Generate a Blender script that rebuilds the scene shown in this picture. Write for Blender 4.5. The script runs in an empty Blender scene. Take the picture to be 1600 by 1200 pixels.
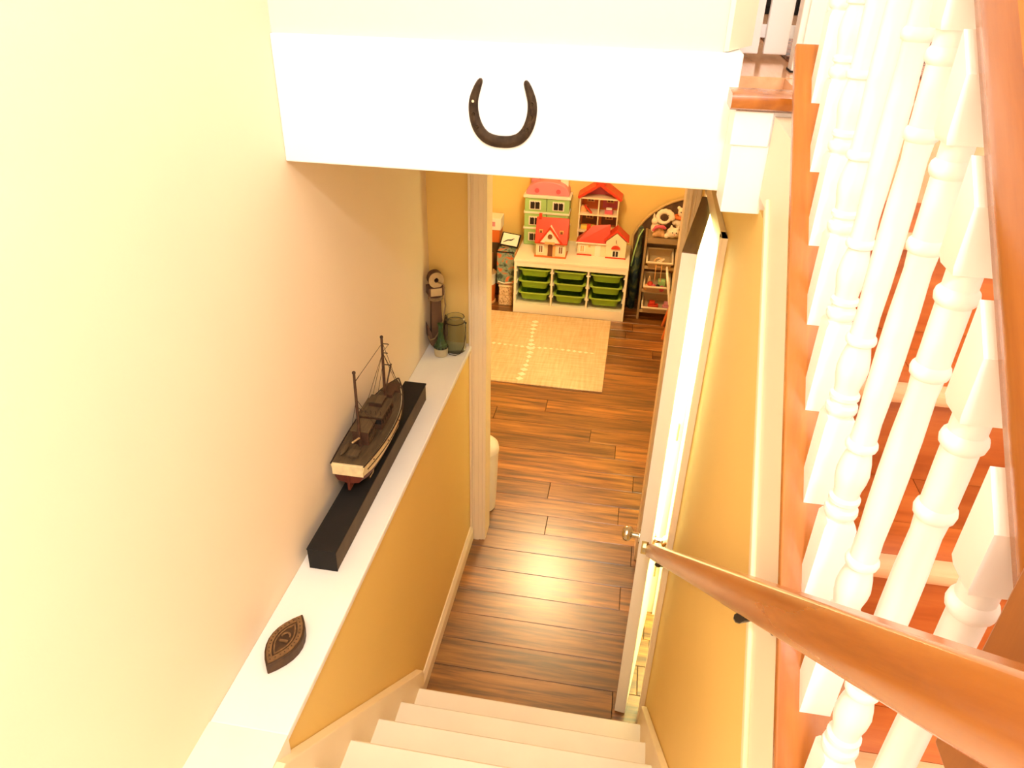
import bpy, bmesh, math, random
from mathutils import Vector, Matrix
random.seed(7)
SC = bpy.context.scene
COL = SC.collection
PI = math.pi

# ------------------------------------------------------------------ camera
def look(pitch, yaw, roll, loc, fpx):
    p, y, r = map(math.radians, (pitch, yaw, roll))
    F = Vector((-math.sin(y)*math.cos(p), math.cos(y)*math.cos(p), -math.sin(p)))
    R = Vector((math.cos(y), math.sin(y), 0)); U = R.cross(F)
    R2 = R*math.cos(r) + U*math.sin(r); U2 = -R*math.sin(r) + U*math.cos(r)
    cd = bpy.data.cameras.new('camera'); cd.sensor_width = 36; cd.lens = fpx/1600*36
    cd.clip_start = .02; cd.clip_end = 60
    co = bpy.data.objects.new('camera', cd); COL.objects.link(co)
    M = Matrix((R2, U2, -F)).transposed().to_4x4(); M.translation = loc
    co.matrix_world = M; SC.camera = co
look(30.584, 8.878, 1.534, (0, 0, 2.768), 1155)

# ------------------------------------------------------------------ world, lights, exposure
W = bpy.data.worlds.new('world'); SC.world = W; W.use_nodes = True
W.node_tree.nodes['Background'].inputs[0].default_value = (1, .95, .88, 1)
W.node_tree.nodes['Background'].inputs[1].default_value = .15
vs = SC.view_settings
vs.view_transform = 'Standard'; vs.look = 'None'; vs.gamma = 1; vs.exposure = 0.0
vs.use_curve_mapping = False
SC.cycles.use_denoising = True
SC.cycles.max_bounces = 10; SC.cycles.diffuse_bounces = 6

def point_light(name, loc, power, color, radius):
    l = bpy.data.lights.new(name, 'POINT'); l.energy = power; l.color = color; l.shadow_soft_size = radius
    o = bpy.data.objects.new(name, l); COL.objects.link(o); o.location = loc; return o
def area_light(name, loc, power, color, size, rot=(0, 0, 0)):
    l = bpy.data.lights.new(name, 'AREA'); l.energy = power; l.color = color; l.shape = 'SQUARE'; l.size = size
    o = bpy.data.objects.new(name, l); COL.objects.link(o); o.location = loc; o.rotation_euler = rot; return o
point_light('stairwell_lamp_light', (.15, -.7, 3.95), 128, (1, .945, .955), .10)
area_light('hall_fill', (.35, 0.0, 4.85), 20, (1, .98, .96), 1.6)  # unseen area light added below the ceiling as soft stairwell fill
area_light('upper_room_fill', (.9, 3.6, 4.8), 50, (1, .97, .93), 1.2)  # unseen light added above the upper floor to brighten the oak stairs
point_light('basement_lamp_light', (-.42, 4.8, 2.05), 74, (1, .70, .36), .15)
point_light('closet_lamp_light', (.85, 2.2, 1.7), 130, (.80, 1, .62), .08)

# ------------------------------------------------------------------ materials
def new_mat(name):
    m = bpy.data.materials.new(name); m.use_nodes = True
    nt = m.node_tree; b = nt.nodes['Principled BSDF']
    return m, nt, b
def paint(name, col, rough=.6, var=.06, scale=6, bump=0., metal=0., trans=0., ior=1.45, emis=0., coat=0., bscale=None):
    m, nt, b = new_mat(name); N, L = nt.nodes, nt.links
    b.inputs['Roughness'].default_value = rough; b.inputs['Metallic'].default_value = metal
    b.inputs['Transmission Weight'].default_value = trans; b.inputs['IOR'].default_value = ior
    b.inputs['Coat Weight'].default_value = coat
    tc = N.new('ShaderNodeTexCoord'); no = N.new('ShaderNodeTexNoise')
    no.inputs['Scale'].default_value = scale; no.inputs['Detail'].default_value = 4
    L.new(tc.outputs['Object'], no.inputs['Vector'])
    r = N.new('ShaderNodeValToRGB')
    r.color_ramp.elements[0].position = .3; r.color_ramp.elements[1].position = .7
    r.color_ramp.elements[0].color = tuple(c*(1-var) for c in col)+(1,)
    r.color_ramp.elements[1].color = tuple(min(1, c*(1+var)) for c in col)+(1,)
    L.new(no.outputs['Fac'], r.inputs['Fac']); L.new(r.outputs['Color'], b.inputs['Base Color'])
    if emis:
        b.inputs['Emission Color'].default_value = tuple(col)+(1,); b.inputs['Emission Strength'].default_value = emis
    if bump:
        n2 = N.new('ShaderNodeTexNoise'); n2.inputs['Scale'].default_value = bscale or scale*12; n2.inputs['Detail'].default_value = 5
        L.new(tc.outputs['Object'], n2.inputs['Vector'])
        bp = N.new('ShaderNodeBump'); bp.inputs['Strength'].default_value = bump; bp.inputs['Distance'].default_value = .004
        L.new(n2.outputs['Fac'], bp.inputs['Height']); L.new(bp.outputs['Normal'], b.inputs['Normal'])
    return m
def wood(name, cols, rough=.4, stretch=(1.2, 14, 14), scale=2.2, rnd=.25, coat=0., bump=.08, rot=0.):
    m, nt, b = new_mat(name); N, L = nt.nodes, nt.links
    b.inputs['Coat Weight'].default_value = coat; b.inputs['Coat Roughness'].default_value = .2
    tc = N.new('ShaderNodeTexCoord'); oi = N.new('ShaderNodeObjectInfo')
    mp = N.new('ShaderNodeMapping'); mp.inputs['Scale'].default_value = stretch
    off = N.new('ShaderNodeVectorMath'); off.operation = 'MULTIPLY_ADD'
    comb = N.new('ShaderNodeCombineXYZ')
    for k in range(3): L.new(oi.outputs['Random'], comb.inputs[k])
    off.inputs[1].default_value = (23, 41, 17)
    L.new(comb.outputs[0], off.inputs[0])
    vr = N.new('ShaderNodeVectorRotate'); vr.rotation_type = 'X_AXIS'; vr.inputs['Angle'].default_value = rot
    L.new(tc.outputs['Object'], vr.inputs['Vector']); L.new(vr.outputs[0], off.inputs[2])
    L.new(off.outputs[0], mp.inputs['Vector'])
    no = N.new('ShaderNodeTexNoise'); no.inputs['Scale'].default_value = scale; no.inputs['Detail'].default_value = 8
    no.inputs['Roughness'].default_value = .62; no.inputs['Distortion'].default_value = .35
    L.new(mp.outputs[0], no.inputs['Vector'])
    r = N.new('ShaderNodeValToRGB'); e = r.color_ramp.elements
    n = len(cols)
    e[0].position = .32; e[0].color = cols[0]+(1,); e[1].position = .70; e[1].color = cols[-1]+(1,)
    for i in range(1, n-1):
        x = e.new(.32+.38*i/(n-1)); x.color = cols[i]+(1,)
    L.new(no.outputs['Fac'], r.inputs['Fac'])
    mr = N.new('ShaderNodeMapRange'); mr.inputs[3].default_value = 1-rnd; mr.inputs[4].default_value = 1+rnd
    L.new(oi.outputs['Random'], mr.inputs[0])
    hsv = N.new('ShaderNodeHueSaturation'); L.new(mr.outputs[0], hsv.inputs['Value']); L.new(r.outputs[0], hsv.inputs['Color'])
    L.new(hsv.outputs[0], b.inputs['Base Color'])
    b.inputs['Roughness'].default_value = rough
    bp = N.new('ShaderNodeBump'); bp.inputs['Strength'].default_value = bump; bp.inputs['Distance'].default_value = .002
    L.new(no.outputs['Fac'], bp.inputs['Height']); L.new(bp.outputs['Normal'], b.inputs['Normal'])
    return m

M = {}
M['wall'] = paint('wall_yellow_paint', (.82, .575, .18), .62, .02, 2, .05, bscale=160)
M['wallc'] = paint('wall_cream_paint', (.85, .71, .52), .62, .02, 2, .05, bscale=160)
M['white'] = paint('white_gloss_paint', (.86, .83, .76), .42, .02, 3, .03, bscale=90)
M['cream'] = paint('cream_trim_paint', (.88, .73, .48), .45, .03, 3, .03, bscale=90)
M['creamw'] = paint('pale_cream_paint', (.86, .75, .58), .45, .02, 3, .03, bscale=90)
M['header'] = paint('white_header_paint', (.88, .86, .82), .5, .015, 2, .03, bscale=120)
M['upper'] = paint('pale_wall_paint', (.84, .80, .74), .6, .02, 2, .03, bscale=120)
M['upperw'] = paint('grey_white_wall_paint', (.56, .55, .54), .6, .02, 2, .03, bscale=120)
M['ceil'] = paint('ceiling_paint', (.85, .80, .70), .7, .02, 2)
M['stair'] = paint('painted_stair', (.86, .80, .66), .5, .04, 5, .05, bscale=60)
M['doorw'] = paint('door_paint', (.84, .78, .64), .4, .02, 3)
M['floor'] = wood('laminate_floor', [(.045, .014, .003), (.17, .06, .010), (.33, .13, .022), (.46, .21, .045)], .33, (.9, 12, 12), 2.6, .30, bump=.03, coat=1.)
M['floor'].node_tree.nodes['Principled BSDF'].inputs['Coat Roughness'].default_value = .30
M['floor'].node_tree.nodes['Principled BSDF'].inputs['Coat IOR'].default_value = 1.70
M['oak'] = wood('orange_oak_tread', [(.34, .075, .010), (.45, .11, .018), (.52, .155, .03)], .35, (1.2, 14, 14), 2.0, .22)
M['nose'] = wood('pale_oak_nosing', [(.56, .27, .12), (.66, .37, .20)], .3, (1.2, 14, 14), 2.0, .05)
RA = math.atan(.866)
M['oaky'] = wood('orange_oak_rail', [(.25, .072, .009), (.37, .12, .015), (.46, .165, .024)], .25, (10, 1.0, 10), 1.6, .06, coat=.3, rot=-RA)
M['oakd'] = wood('orange_oak_wall_rail', [(.25, .07, .010), (.37, .12, .018), (.46, .17, .030)], .25, (10, 1.0, 10), 1.6, .06, coat=.3, rot=RA)
M['oakv'] = wood('brown_oak_newel', [(.24, .085, .02), (.34, .125, .028)], .4, (12, 12, 1.4), 2.0, .05)
M['upfl'] = wood('upper_oak_floor', [(.60, .30, .14), (.74, .42, .24)], .12, (10, 1.2, 10), 2.0, .1)
M['balus'] = paint('baluster_white', (.86, .835, .80), .35, .01, 4)
M['black'] = paint('black_painted_wood', (.006, .0045, .003), .8, .3, 20, .1)
M['blackside'] = paint('dark_brown_side', (.07, .042, .014), .6, .25, 18, .1)
M['iron'] = paint('rusty_iron', (.045, .028, .014), .5, .5, 60, .4, metal=.6)
M['iron2'] = paint('dark_bronze', (.05, .035, .018), .35, .3, 40, .1, metal=.9)
M['steel'] = paint('polished_chrome', (.72, .68, .60), .12, .03, 10, metal=1.)
M['brass'] = paint('brass_plate', (.78, .66, .38), .25, .05, 20, metal=1.)
M['rug'] = None
M['green'] = paint('green_plastic', (.22, .40, .014), .35, .03, 8)
M['unit'] = paint('white_melamine', (.86, .80, .64), .35, .015, 5)

# ------------------------------------------------------------------ mesh building
class MB:
    def __init__(s): s.v = []; s.f = []
    def add(s, vs, fs):
        n = len(s.v); s.v += [tuple(p) for p in vs]; s.f += [tuple(n+i for i in q) for q in fs]; return s
    def box(s, x0, x1, y0, y1, z0, z1):
        return s.add([(x, y, z) for x in (x0, x1) for y in (y0, y1) for z in (z0, z1)],
                     [(0, 1, 3, 2), (4, 6, 7, 5), (0, 4, 5, 1), (2, 3, 7, 6), (0, 2, 6, 4), (1, 5, 7, 3)])
    def prism(s, pts, axis, lo, hi):
        k = 'xyz'.index(axis); n = len(pts); vs = []
        for a in (lo, hi):
            for p in pts:
                q = list(p); q.insert(k, a); vs.append(q)
        fs = [tuple(range(n-1, -1, -1)), tuple(range(n, 2*n))]
        fs += [(i, (i+1) % n, n+(i+1) % n, n+i) for i in range(n)]
        return s.add(vs, fs)
    def lathe(s, prof, c, seg=20, axis='z', closed_ends=True):
        vs = []; fs = []
        for r, h in prof:
            for i in range(seg):
                a = 2*PI*i/seg; u, w = r*math.cos(a), r*math.sin(a)
                p = {'z': (u, w, h), 'y': (u, h, w), 'x': (h, u, w)}[axis]
                vs.append((c[0]+p[0], c[1]+p[1], c[2]+p[2]))
        for j in range(len(prof)-1):
            for i in range(seg):
                a, b = j*seg+i, j*seg+(i+1) % seg
                fs.append((a, b, b+seg, a+seg))
        if closed_ends:
            fs.append(tuple(range(seg-1, -1, -1))); k = (len(prof)-1)*seg; fs.append(tuple(range(k, k+seg)))
        return s.add(vs, fs)
    def rings(s, rings, cap=True):
        n = len(rings[0]); vs = [p for r in rings for p in r]; fs = []
        for j in range(len(rings)-1):
            for i in range(n):
                a, b = j*n+i, j*n+(i+1) % n; fs.append((a, b, b+n, a+n))
        if cap: fs.append(tuple(range(n-1, -1, -1))); k = (len(rings)-1)*n; fs.append(tuple(range(k, k+n)))
        return s.add(vs, fs)
    def tube(s, path, r, seg=8, flat=1.0):
        P = [Vector(p) for p in path]; rr = r if isinstance(r, (list, tuple)) else [r]*len(P)
        rings = []; up = None
        for i, p in enumerate(P):
            t = (P[min(i+1, len(P)-1)]-P[max(i-1, 0)]).normalized()
            if up is None:
                up = Vector((0, 0, 1)) if abs(t.z) < .9 else Vector((1, 0, 0))
            a = t.cross(up).normalized(); b = a.cross(t).normalized(); up = b
            rings.append([p+a*rr[i]*math.cos(2*PI*k/seg)+b*rr[i]*flat*math.sin(2*PI*k/seg) for k in range(seg)])
        return s.rings(rings)
    def ball(s, c, r, seg=16, rows=10, rot=None):
        r = r if isinstance(r, (list, tuple)) else (r, r, r)
        vs = []; fs = []; R = rot or Matrix.Identity(3); c = Vector(c)
        for j in range(rows+1):
            t = PI*j/rows
            for i in range(seg):
                a = 2*PI*i/seg
                vs.append(c+R @ Vector((r[0]*math.sin(t)*math.cos(a), r[1]*math.sin(t)*math.sin(a), r[2]*math.cos(t))))
        for j in range(rows):
            for i in range(seg):
                a, b = j*seg+i, j*seg+(i+1) % seg; fs.append((a, a+seg, b+seg, b))
        return s.add(vs, fs)
    def xf(s, m):
        s.v = [tuple(m @ Vector(p)) for p in s.v]; return s
    def mesh(s, name, org=(0, 0, 0), smooth=None):
        me = bpy.data.meshes.new(name)
        me.from_pydata([(p[0]-org[0], p[1]-org[1], p[2]-org[2]) for p in s.v], [], s.f)
        bm = bmesh.new(); bm.from_mesh(me); bmesh.ops.remove_doubles(bm, verts=bm.verts, dist=1e-6)
        bmesh.ops.recalc_face_normals(bm, faces=bm.faces); bm.to_mesh(me); bm.free()
        if smooth:
            me.shade_smooth(); me.set_sharp_from_angle(angle=math.radians(smooth))
        return me
ORG = {}
def link(name, me, mat, parent=None, loc=(0, 0, 0)):
    o = bpy.data.objects.new(name, me)
    if mat is not None and not me.materials: me.materials.append(mat)
    COL.objects.link(o); o.location = loc
    if parent is not None: o.parent = parent; ORG[o.name] = ORG[parent.name]
    return o
def bev(o, w, seg=2):
    m = o.modifiers.new('bevel', 'BEVEL'); m.width = w; m.segments = seg; m.limit_method = 'ANGLE'; m.angle_limit = math.radians(40)
    return o
def part(name, mb, mat, parent, bevel=0, smooth=None):
    me = mb.mesh(name, ORG[parent.name], smooth)
    o = link(name, me, mat, parent)
    if bevel: bev(o, bevel)
    return o
def thing(name, label, cat, org, group=None):
    o = bpy.data.objects.new(name, None); COL.objects.link(o); o.location = org; o.empty_display_size = .05
    ORG[o.name] = tuple(org); o['label'] = label; o['category'] = cat
    if group: o['group'] = group
    return o
def solo(name, mb, mat, label, cat, group=None, bevel=0, smooth=None, kind=None):
    zs = min(p[2] for p in mb.v); n = len(mb.v)
    org = (sum(p[0] for p in mb.v)/n, sum(p[1] for p in mb.v)/n, zs)
    o = link(name, mb.mesh(name, org, smooth), mat, None, org); ORG[o.name] = org
    o['label'] = label; o['category'] = cat
    if group: o['group'] = group
    if kind: o['kind'] = kind
    if bevel: bev(o, bevel)
    return o
def struct(name, mb, mat, label, cat, bevel=0):
    return solo(name, mb, mat, label, cat, bevel=bevel, kind='structure')
B = lambda *a: MB().box(*a)

# ------------------------------------------------------------------ dimensions
XL, XE, XR = -.85, -.667, .27          # left wall, knee wall face, right wall face
ZL = 1.182                             # ledge top
YD = 2.975                             # wall with the basement doorway
YH = 1.731                             # header face
ZC = 2.30                              # basement ceiling
ZU = 2.53                              # upper floor
YB = 6.43                              # basement back wall
slope = .866
capz = lambda y: 2.515+slope*(y-1.363)

# ------------------------------------------------------------------ shell
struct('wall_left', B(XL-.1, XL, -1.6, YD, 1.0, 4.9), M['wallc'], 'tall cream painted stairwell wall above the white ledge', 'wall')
struct('wall_left_lower', B(XE-.12, XE, .6, YD, 0, ZL-.022), M['wall'], 'yellow knee wall under the white ledge', 'wall')
mb = MB().box(-1.9, -.60, YD, YD+.1, 0, ZC).box(-.60, .225, YD, YD+.1, 2.05, ZC).box(.225, .37, YD, YD+.1, 0, ZC)
struct('wall_doorway', mb, M['wall'], 'yellow wall around the basement doorway behind the jar', 'wall')
# right wall with the closet doorway; its upper edge follows the stair stringer
low = lambda y: 2.346+slope*(y-1.483)
mb = MB().prism([(-1.6, 0), (2.06, 0), (2.06, ZC), (1.47, ZC), (1.47, low(1.47)+.02), (.1, low(.1)+.02), (-1.6, low(.1)+.02)], 'x', XR, XR+.1)
mb.box(XR, XR+.1, 2.62, YD, 0, ZC).box(XR, XR+.1, 2.06, 2.62, 2.05, ZC)
struct('wall_right', mb, M['wall'], 'yellow wall under the stair railing with the ajar door', 'wall')
struct('wall_header', B(XL, .2, YH, YH+.12, ZC, 2.588), M['header'], 'white header board carrying the horseshoe', 'wall', bevel=.004)
mb = MB().prism([(XL, YH+.012), (.163, YH+.012), (.222, YH+.15), (.222, YH+.2), (XL, YH+.2)], 'z', 2.588, 4.9)
struct('wall_upper', mb, M['upperw'], 'pale wall rising above the white header', 'wall')
struct('trim_7', MB().prism([(.158, YH+.006), (.168, YH+.006), (.230, YH+.15), (.230, YH+.2), (.223, YH+.2), (.223, YH+.15), (.164, YH+.012), (.158, YH+.012)], 'z', 2.59, 4.9), M['creamw'], 'cream corner trim at the right end of the upper wall', 'trim')
struct('wall_back', B(-1.9, 1.6, YB, YB+.1, 0, ZC), M['wall'], 'yellow back wall of the basement playroom', 'wall')
struct('wall_side', B(-2.0, -1.9, YD, YB, 0, ZC), M['wall'], 'playroom side wall beyond the waste bin', 'wall')
struct('wall_side_far', B(1.5, 1.6, 1.6, YB, 0, ZC), M['wall'], 'playroom and closet side wall behind the toy rack', 'wall')
struct('wall_closet', B(XR+.1, 1.5, 3.3, 3.4, 0, ZC), M['upper'], 'closet end wall behind the ajar door', 'wall')
struct('wall_closet_near', B(XR+.1, 1.5, 1.55, 1.62, 0, ZC), M['upper'], 'closet wall under the upper stairs', 'wall')
struct('wall_stair_far', B(1.35, 1.45, -1.6, 7, 1.0, 4.9), M['upper'], 'pale wall beside the upper stairs', 'wall')
struct('wall_landing', B(XL-.1, 1.45, -1.7, -1.6, 0, 4.9), M['upper'], 'pale wall behind the landing', 'wall')
struct('wall_upper_far', B(XL-.1, 1.45, 6.9, 7.0, ZU, 4.9), M['upper'], 'far wall of the upper room', 'wall')
struct('ceiling', B(-2.0, 1.6, YH+.12, YB, ZC, ZC+.03), M['ceil'], 'low basement ceiling behind the header', 'ceiling')
struct('ceiling_upper', B(XL-.1, 1.45, -1.7, 7, 4.9, 5.0), M['ceil'], 'ceiling above the stairwell', 'ceiling')
mb = MB().box(XL-.1, 1.35, YH+.12, 6.9, ZC+.03, ZU).box(.31, 1.35, 1.60, YH+.12, ZC+.03, ZU-.001)
struct('floor_upper', mb, M['upfl'], 'glossy pale oak floor of the upper storey', 'floor')
mb = MB().box(XL, 1.35, -1.6, .79, 1.10, 1.184).box(XL, XE+.012, .79, .965, 1.10, ZL)
struct('floor_landing', mb, M['stair'], 'cream landing floor at the near end of the ledge', 'floor')

# basement floor: sub floor and single planks
fl = struct('floor', B(-1.9, 1.5, .8, YB, -.06, -.010), M['black'], 'dark brown laminate plank floor of the basement', 'floor')
PW, PL = .155, 1.22
plank_cache = {}
def plank(x0, x1, y0):
    L = round(x1-x0, 3)
    if L not in plank_cache:
        mb = MB(); g = .0012; b = .0015
        def ring(i, z): return [(g+i, g+i, z), (L-g-i, g+i, z), (L-g-i, PW-g-i, z), (g+i, PW-g-i, z)]
        mb.rings([ring(0, -.01), ring(0, -b), ring(b, 0)])
        plank_cache[L] = mb.mesh('plank')
    o = link('plank', plank_cache[L], M['floor'], fl, (x0-ORG[fl.name][0], y0-ORG[fl.name][1], 0-ORG[fl.name][2]))
row = 0
y = 2.135-2*PW
known = {8: -.277, 10: -.30, 11: .19}
while y < YB-.01:
    x = known[row] if row in known else -1.9+random.uniform(.2, 1.15)
    if row not in known:   # keep the passage rows near the stairs free of joints, as seen
        if row < 8: x = -.9+random.uniform(-.2, .15)
    while x-PL > -1.9: x -= PL
    cuts = [-1.9]
    while x < 1.5:
        if x > -1.85: cuts.append(x)
        x += PL
    cuts.append(1.5)
    for a, b in zip(cuts[:-1], cuts[1:]):
        if y+PW <= YB+.1: plank(a, b, y)
    y += PW; row += 1

# trims
struct('trim_1', MB().box(XL, XE+.012, .965, YD, ZL-.022, ZL), M['white'], 'white painted ledge board running along the stairwell wall', 'ledge', bevel=.004)
def casing(name, x0, x1, label):
    mb = MB().box(x0, x1, YD-.016, YD, 0.0, 2.11).box(x0, x0+.012*(1 if x1 > x0 else -1), YD-.026, YD-.016, 0, 2.11).box(x0+.022, x1-.018, YD-.021, YD-.016, 0, 2.11)
    return struct(name, mb, M['cream'], label, 'trim', bevel=.003)
casing('trim_2', XE, -.603, 'cream moulded casing left of the basement doorway')
casing('trim_3', .225, XR, 'cream moulded casing right of the basement doorway')
struct('trim_4', MB().box(-.603, -.588, YD-.012, YD+.11, 0, 2.05).box(.213, .228, YD-.012, YD+.11, 0, 2.05).box(-.603, .228, YD-.012, YD+.11, 2.04, 2.06), M['cream'], 'cream jamb lining of the basement doorway', 'trim')
# closet doorway trim
mb = MB().box(XR-.016, XR, 2.0, 2.06, 0, 2.10).box(XR-.016, XR, 2.62, 2.68, 0, 2.10).box(XR-.016, XR, 2.0, 2.68, 2.045, 2.10)
mb.box(XR-.022, XR-.016, 2.0, 2.014, 0, 2.10)
struct('trim_5', mb, M['cream'], 'cream casing around the ajar closet door', 'trim', bevel=.002)
mb = MB().box(XR-.01, XR+.11, 2.045, 2.062, 0, 2.05).box(XR-.01, XR+.11, 2.618, 2.635, 0, 2.05).box(XR-.01, XR+.11, 2.045, 2.635, 2.045, 2.06)
mb.box(XR+.04, XR+.055, 2.605, 2.618, 0, 2.045)
struct('trim_6', mb, M['doorw'], 'white jamb of the closet doorway', 'trim')
# baseboards
mb = MB().prism([(XE, 0), (XE+.016, 0), (XE+.016, .065), (XE+.010, .078), (XE+.006, .09), (XE, .09)], 'y', 1.86, YD-.016)
struct('baseboard_left', mb, M['cream'], 'cream baseboard along the foot of the knee wall', 'baseboard')
mb = MB().prism([(XR, 0), (XR-.016, 0), (XR-.016, .065), (XR-.010, .078), (XR-.006, .09), (XR, .09)], 'y', 1.86, 2.0)
struct('baseboard_right', mb, M['cream'], 'short cream baseboard beside the ajar door', 'baseboard')
struct('baseboard_back', B(-1.9, 1.5, YB-.015, YB, 0, .09), M['cream'], 'cream baseboard behind the toy storage', 'baseboard')

# ------------------------------------------------------------------ closet door, ajar
d = Vector((.284-.199, 2.60-2.03, 0)); wlen = d.length; ang = math.atan2(d.y, d.x)
dr = bpy.data.objects.new('door_1', None); COL.objects.link(dr); dr.location = (.199, 2.03, .008); dr.rotation_euler = (0, 0, ang)
ORG[dr.name] = (0, 0, 0); dr['kind'] = 'structure'; dr['label'] = 'narrow cream door standing ajar beside the wooden wall rail'; dr['category'] = 'door'
part('door_leaf', B(0, wlen, 0, .044, 0, 2.030), M['doorw'], dr, bevel=.002)
M['bare'] = wood('bare_shaded_edge', [(.16, .09, .035), (.26, .15, .06)], .7, (1.5, 14, 14), 2, .05)  # unpainted wood; the brown also carries the shade on the door top
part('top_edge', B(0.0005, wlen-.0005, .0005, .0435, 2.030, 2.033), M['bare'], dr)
kb = part('knob', MB().lathe([(.012, .044), (.027, .047), (.027, .05), (.011, .054), (.010, .075), (.018, .078), (.027, .086), (.029, .096), (.026, .106), (.015, .112), (.004, .113)], (.055, 0, .925), 24, 'y'), M['steel'], dr, smooth=50)
part('knob', MB().lathe([(.027, -.001), (.027, -.005), (.011, -.010), (.010, -.03), (.020, -.035), (.028, -.048), (.026, -.060), (.012, -.067)], (.055, 0, .925), 24, 'y'), M['steel'], dr, smooth=50)
lp = part('latch_plate', B(-.0015, .0005, .010, .034, .895, .955), M['brass'], dr)
part('latch', B(-.012, 0, .016, .028, .915, .935), M['steel'], lp)
for z in (.25, 1.02, 1.8): part('hinge', MB().lathe([(.006, z), (.006, z+.08)], (wlen, -.004, 0), 10), M['brass'], dr)

# ------------------------------------------------------------------ basement stairs
st = thing('basement_staircase', 'cream painted stairs going down to the dark plank floor', 'staircase', (-.2, 1.86, 0))
RISE, RUN = 1.184/6, .21
for k in range(1, 7):
    ny = 1.86-RUN*(k-1); z = RISE*k
    if k < 6:
        mb = MB().prism([(ny-RUN-.02, z-.028), (ny-.012, z-.028), (ny, z-.020), (ny, z-.008), (ny-.008, z), (ny-RUN-.02, z)], 'x', -.633, .247)
        part('tread', mb, M['stair'], st)
    part('riser', B(-.633, .247, ny-.035, ny-.020, RISE*(k-1)+.0005, z-.0285), M['stair'], st)
sk = lambda y: .255+.937*(1.885-y)
def skirt(x0, x1): return MB().prism([(1.92, 0), (1.92, sk(1.92)), (.905, sk(.905)), (.79, 1.19), (.79, .9), (1.6, .2), (1.7, 0)], 'x', x0, x1)
part('stringer', skirt(XE+.001, -.633), M['cream'], st, bevel=.003)
part('stringer', skirt(.247, XR-.001), M['cream'], st, bevel=.003)

# ------------------------------------------------------------------ upper stairs
us = thing('upper_staircase', 'orange oak stairs climbing behind the white balusters', 'staircase', (.8, .3, 1.184))
R2, N2 = .22, 1.58
for k in range(1, 8):
    ny = N2-R2*(7-k); z = 1.2+.19*k
    part('riser', B(.331, 1.349, ny+.028, ny+.042, z-.19+.0005, z-.026), M['oak'], us)
    mb = MB().prism([(ny+.035, z-.026), (ny+.012, z-.026), (ny+.003, z-.022), (ny, z-.013), (ny+.003, z-.004), (ny+.012, z), (ny+.035, z)], 'x', .331 if k < 7 else .174, 1.349)
    if k == 7: mb = MB().prism([(ny+.09, z-.03), (ny+.014, z-.03), (ny+.004, z-.025), (ny, z-.014), (ny+.004, z-.003), (ny+.014, z+.001), (ny+.09, z+.001)], 'x', .174, 1.349)
    part('nosing', mb, M['nose'] if k < 7 else M['oaky'], us, smooth=40)
    if k < 7:
        for a, b in ((.0365, .12), (.1215, R2+.040)):
            xs = [.331, .331+random.uniform(.15, .4), .331+random.uniform(.55, .9), 1.349]
            for x0, x1 in zip(xs[:-1], xs[1:]):
                part('tread_board', B(x0+.0006, x1-.0006, ny+a, ny+b, z-.026, z-.0005), M['oak'], us)
        # riser boards of varied tone
mb = MB().prism([(.02, low(.02)), (1.475, low(1.475)), (1.475, ZC+.03), (1.60, ZC+.03), (1.60, 2.49), (1.345, 2.49), (.02, capz(.02)-.012)], 'x', XR-.006, .331)
part('stringer', mb, M['creamw'], us)
mb = MB().prism([(.02, low(.02)-.004), (1.475, low(1.475)-.004), (1.475, low(1.475)+.022), (.02, low(.02)+.022)], 'x', XR-.014, XR-.005)
part('bead', mb, M['cream'], us, bevel=.003)
# white boxed corner below the landing nosing
bx = solo('landing_bulkhead', MB().box(.19, .3105, 1.605, YH+.0, ZC-.01, ZU-.032).box(.186, .262, 1.600, 1.605, 2.43, ZU-.032), M['header'], 'white boxed corner below the oak landing nosing', 'bulkhead', bevel=.003, kind='structure')

# railing on the stringer
rl = thing('stair_railing', 'white turned baluster railing with an orange oak handrail', 'railing', (.305, .9, capz(.9)))
def slant(x0, x1, y0, y1, dz0, dz1, f=capz):
    return MB().prism([(y0, f(y0)+dz0), (y1, f(y1)+dz0), (y1, f(y1)+dz1), (y0, f(y0)+dz1)], 'x', x0, x1)
part('base_rail', slant(.258, .350, .30, 1.50, -.022, 0), M['oaky'], rl, bevel=.003)
XB = .306
# one baluster in local coordinates; the foot is cut to the slope
def sq(h, z, dz=0): return [(-h, -h, z-dz), (h, -h, z-dz), (h, h, z+dz), (-h, h, z+dz)]
def oct16(r, z): return [(r*math.cos(2*PI*(i+.5)/20), r*math.sin(2*PI*(i+.5)/20), z) for i in range(20)]
mb = MB(); h = .0195
mb.rings([sq(h, 0, h*slope), sq(h, .117), sq(h*.86, .124)])
mb.rings([sq(h*.86, .592), sq(h, .60), sq(h, .672, h*slope)])
prof = [(.0175, .118), (.0175, .126), (.0215, .130), (.0225, .135), (.0215, .140), (.0175, .143), (.0165, .147), (.0205, .151), (.0205, .156), (.0165, .160), (.0175, .170), (.0205, .183), (.0215, .195), (.0195, .210), (.0160, .224), (.0150, .229), (.0195, .232), (.0205, .236), (.0195, .240), (.0165, .243), (.0185, .27), (.0200, .31), (.0205, .36), (.0200, .41), (.0180, .46), (.0165, .480), (.0195, .483), (.0205, .488), (.0195, .493), (.0168, .496), (.0168, .51), (.0170, .535), (.0170, .558), (.0205, .562), (.0215, .567), (.0205, .572), (.0170, .576), (.0170, .593)]
mb.rings([oct16(r*(.78 if .243 < z < .48 else .93), z) for r, z in prof])
bal_me = mb.mesh('baluster', smooth=35)
for j in range(9):
    y = 1.318-.1045*j
    b_ = link('baluster', bal_me, M['balus'], rl, (XB-ORG[rl.name][0], y-ORG[rl.name][1], capz(y)-ORG[rl.name][2]))
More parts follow.
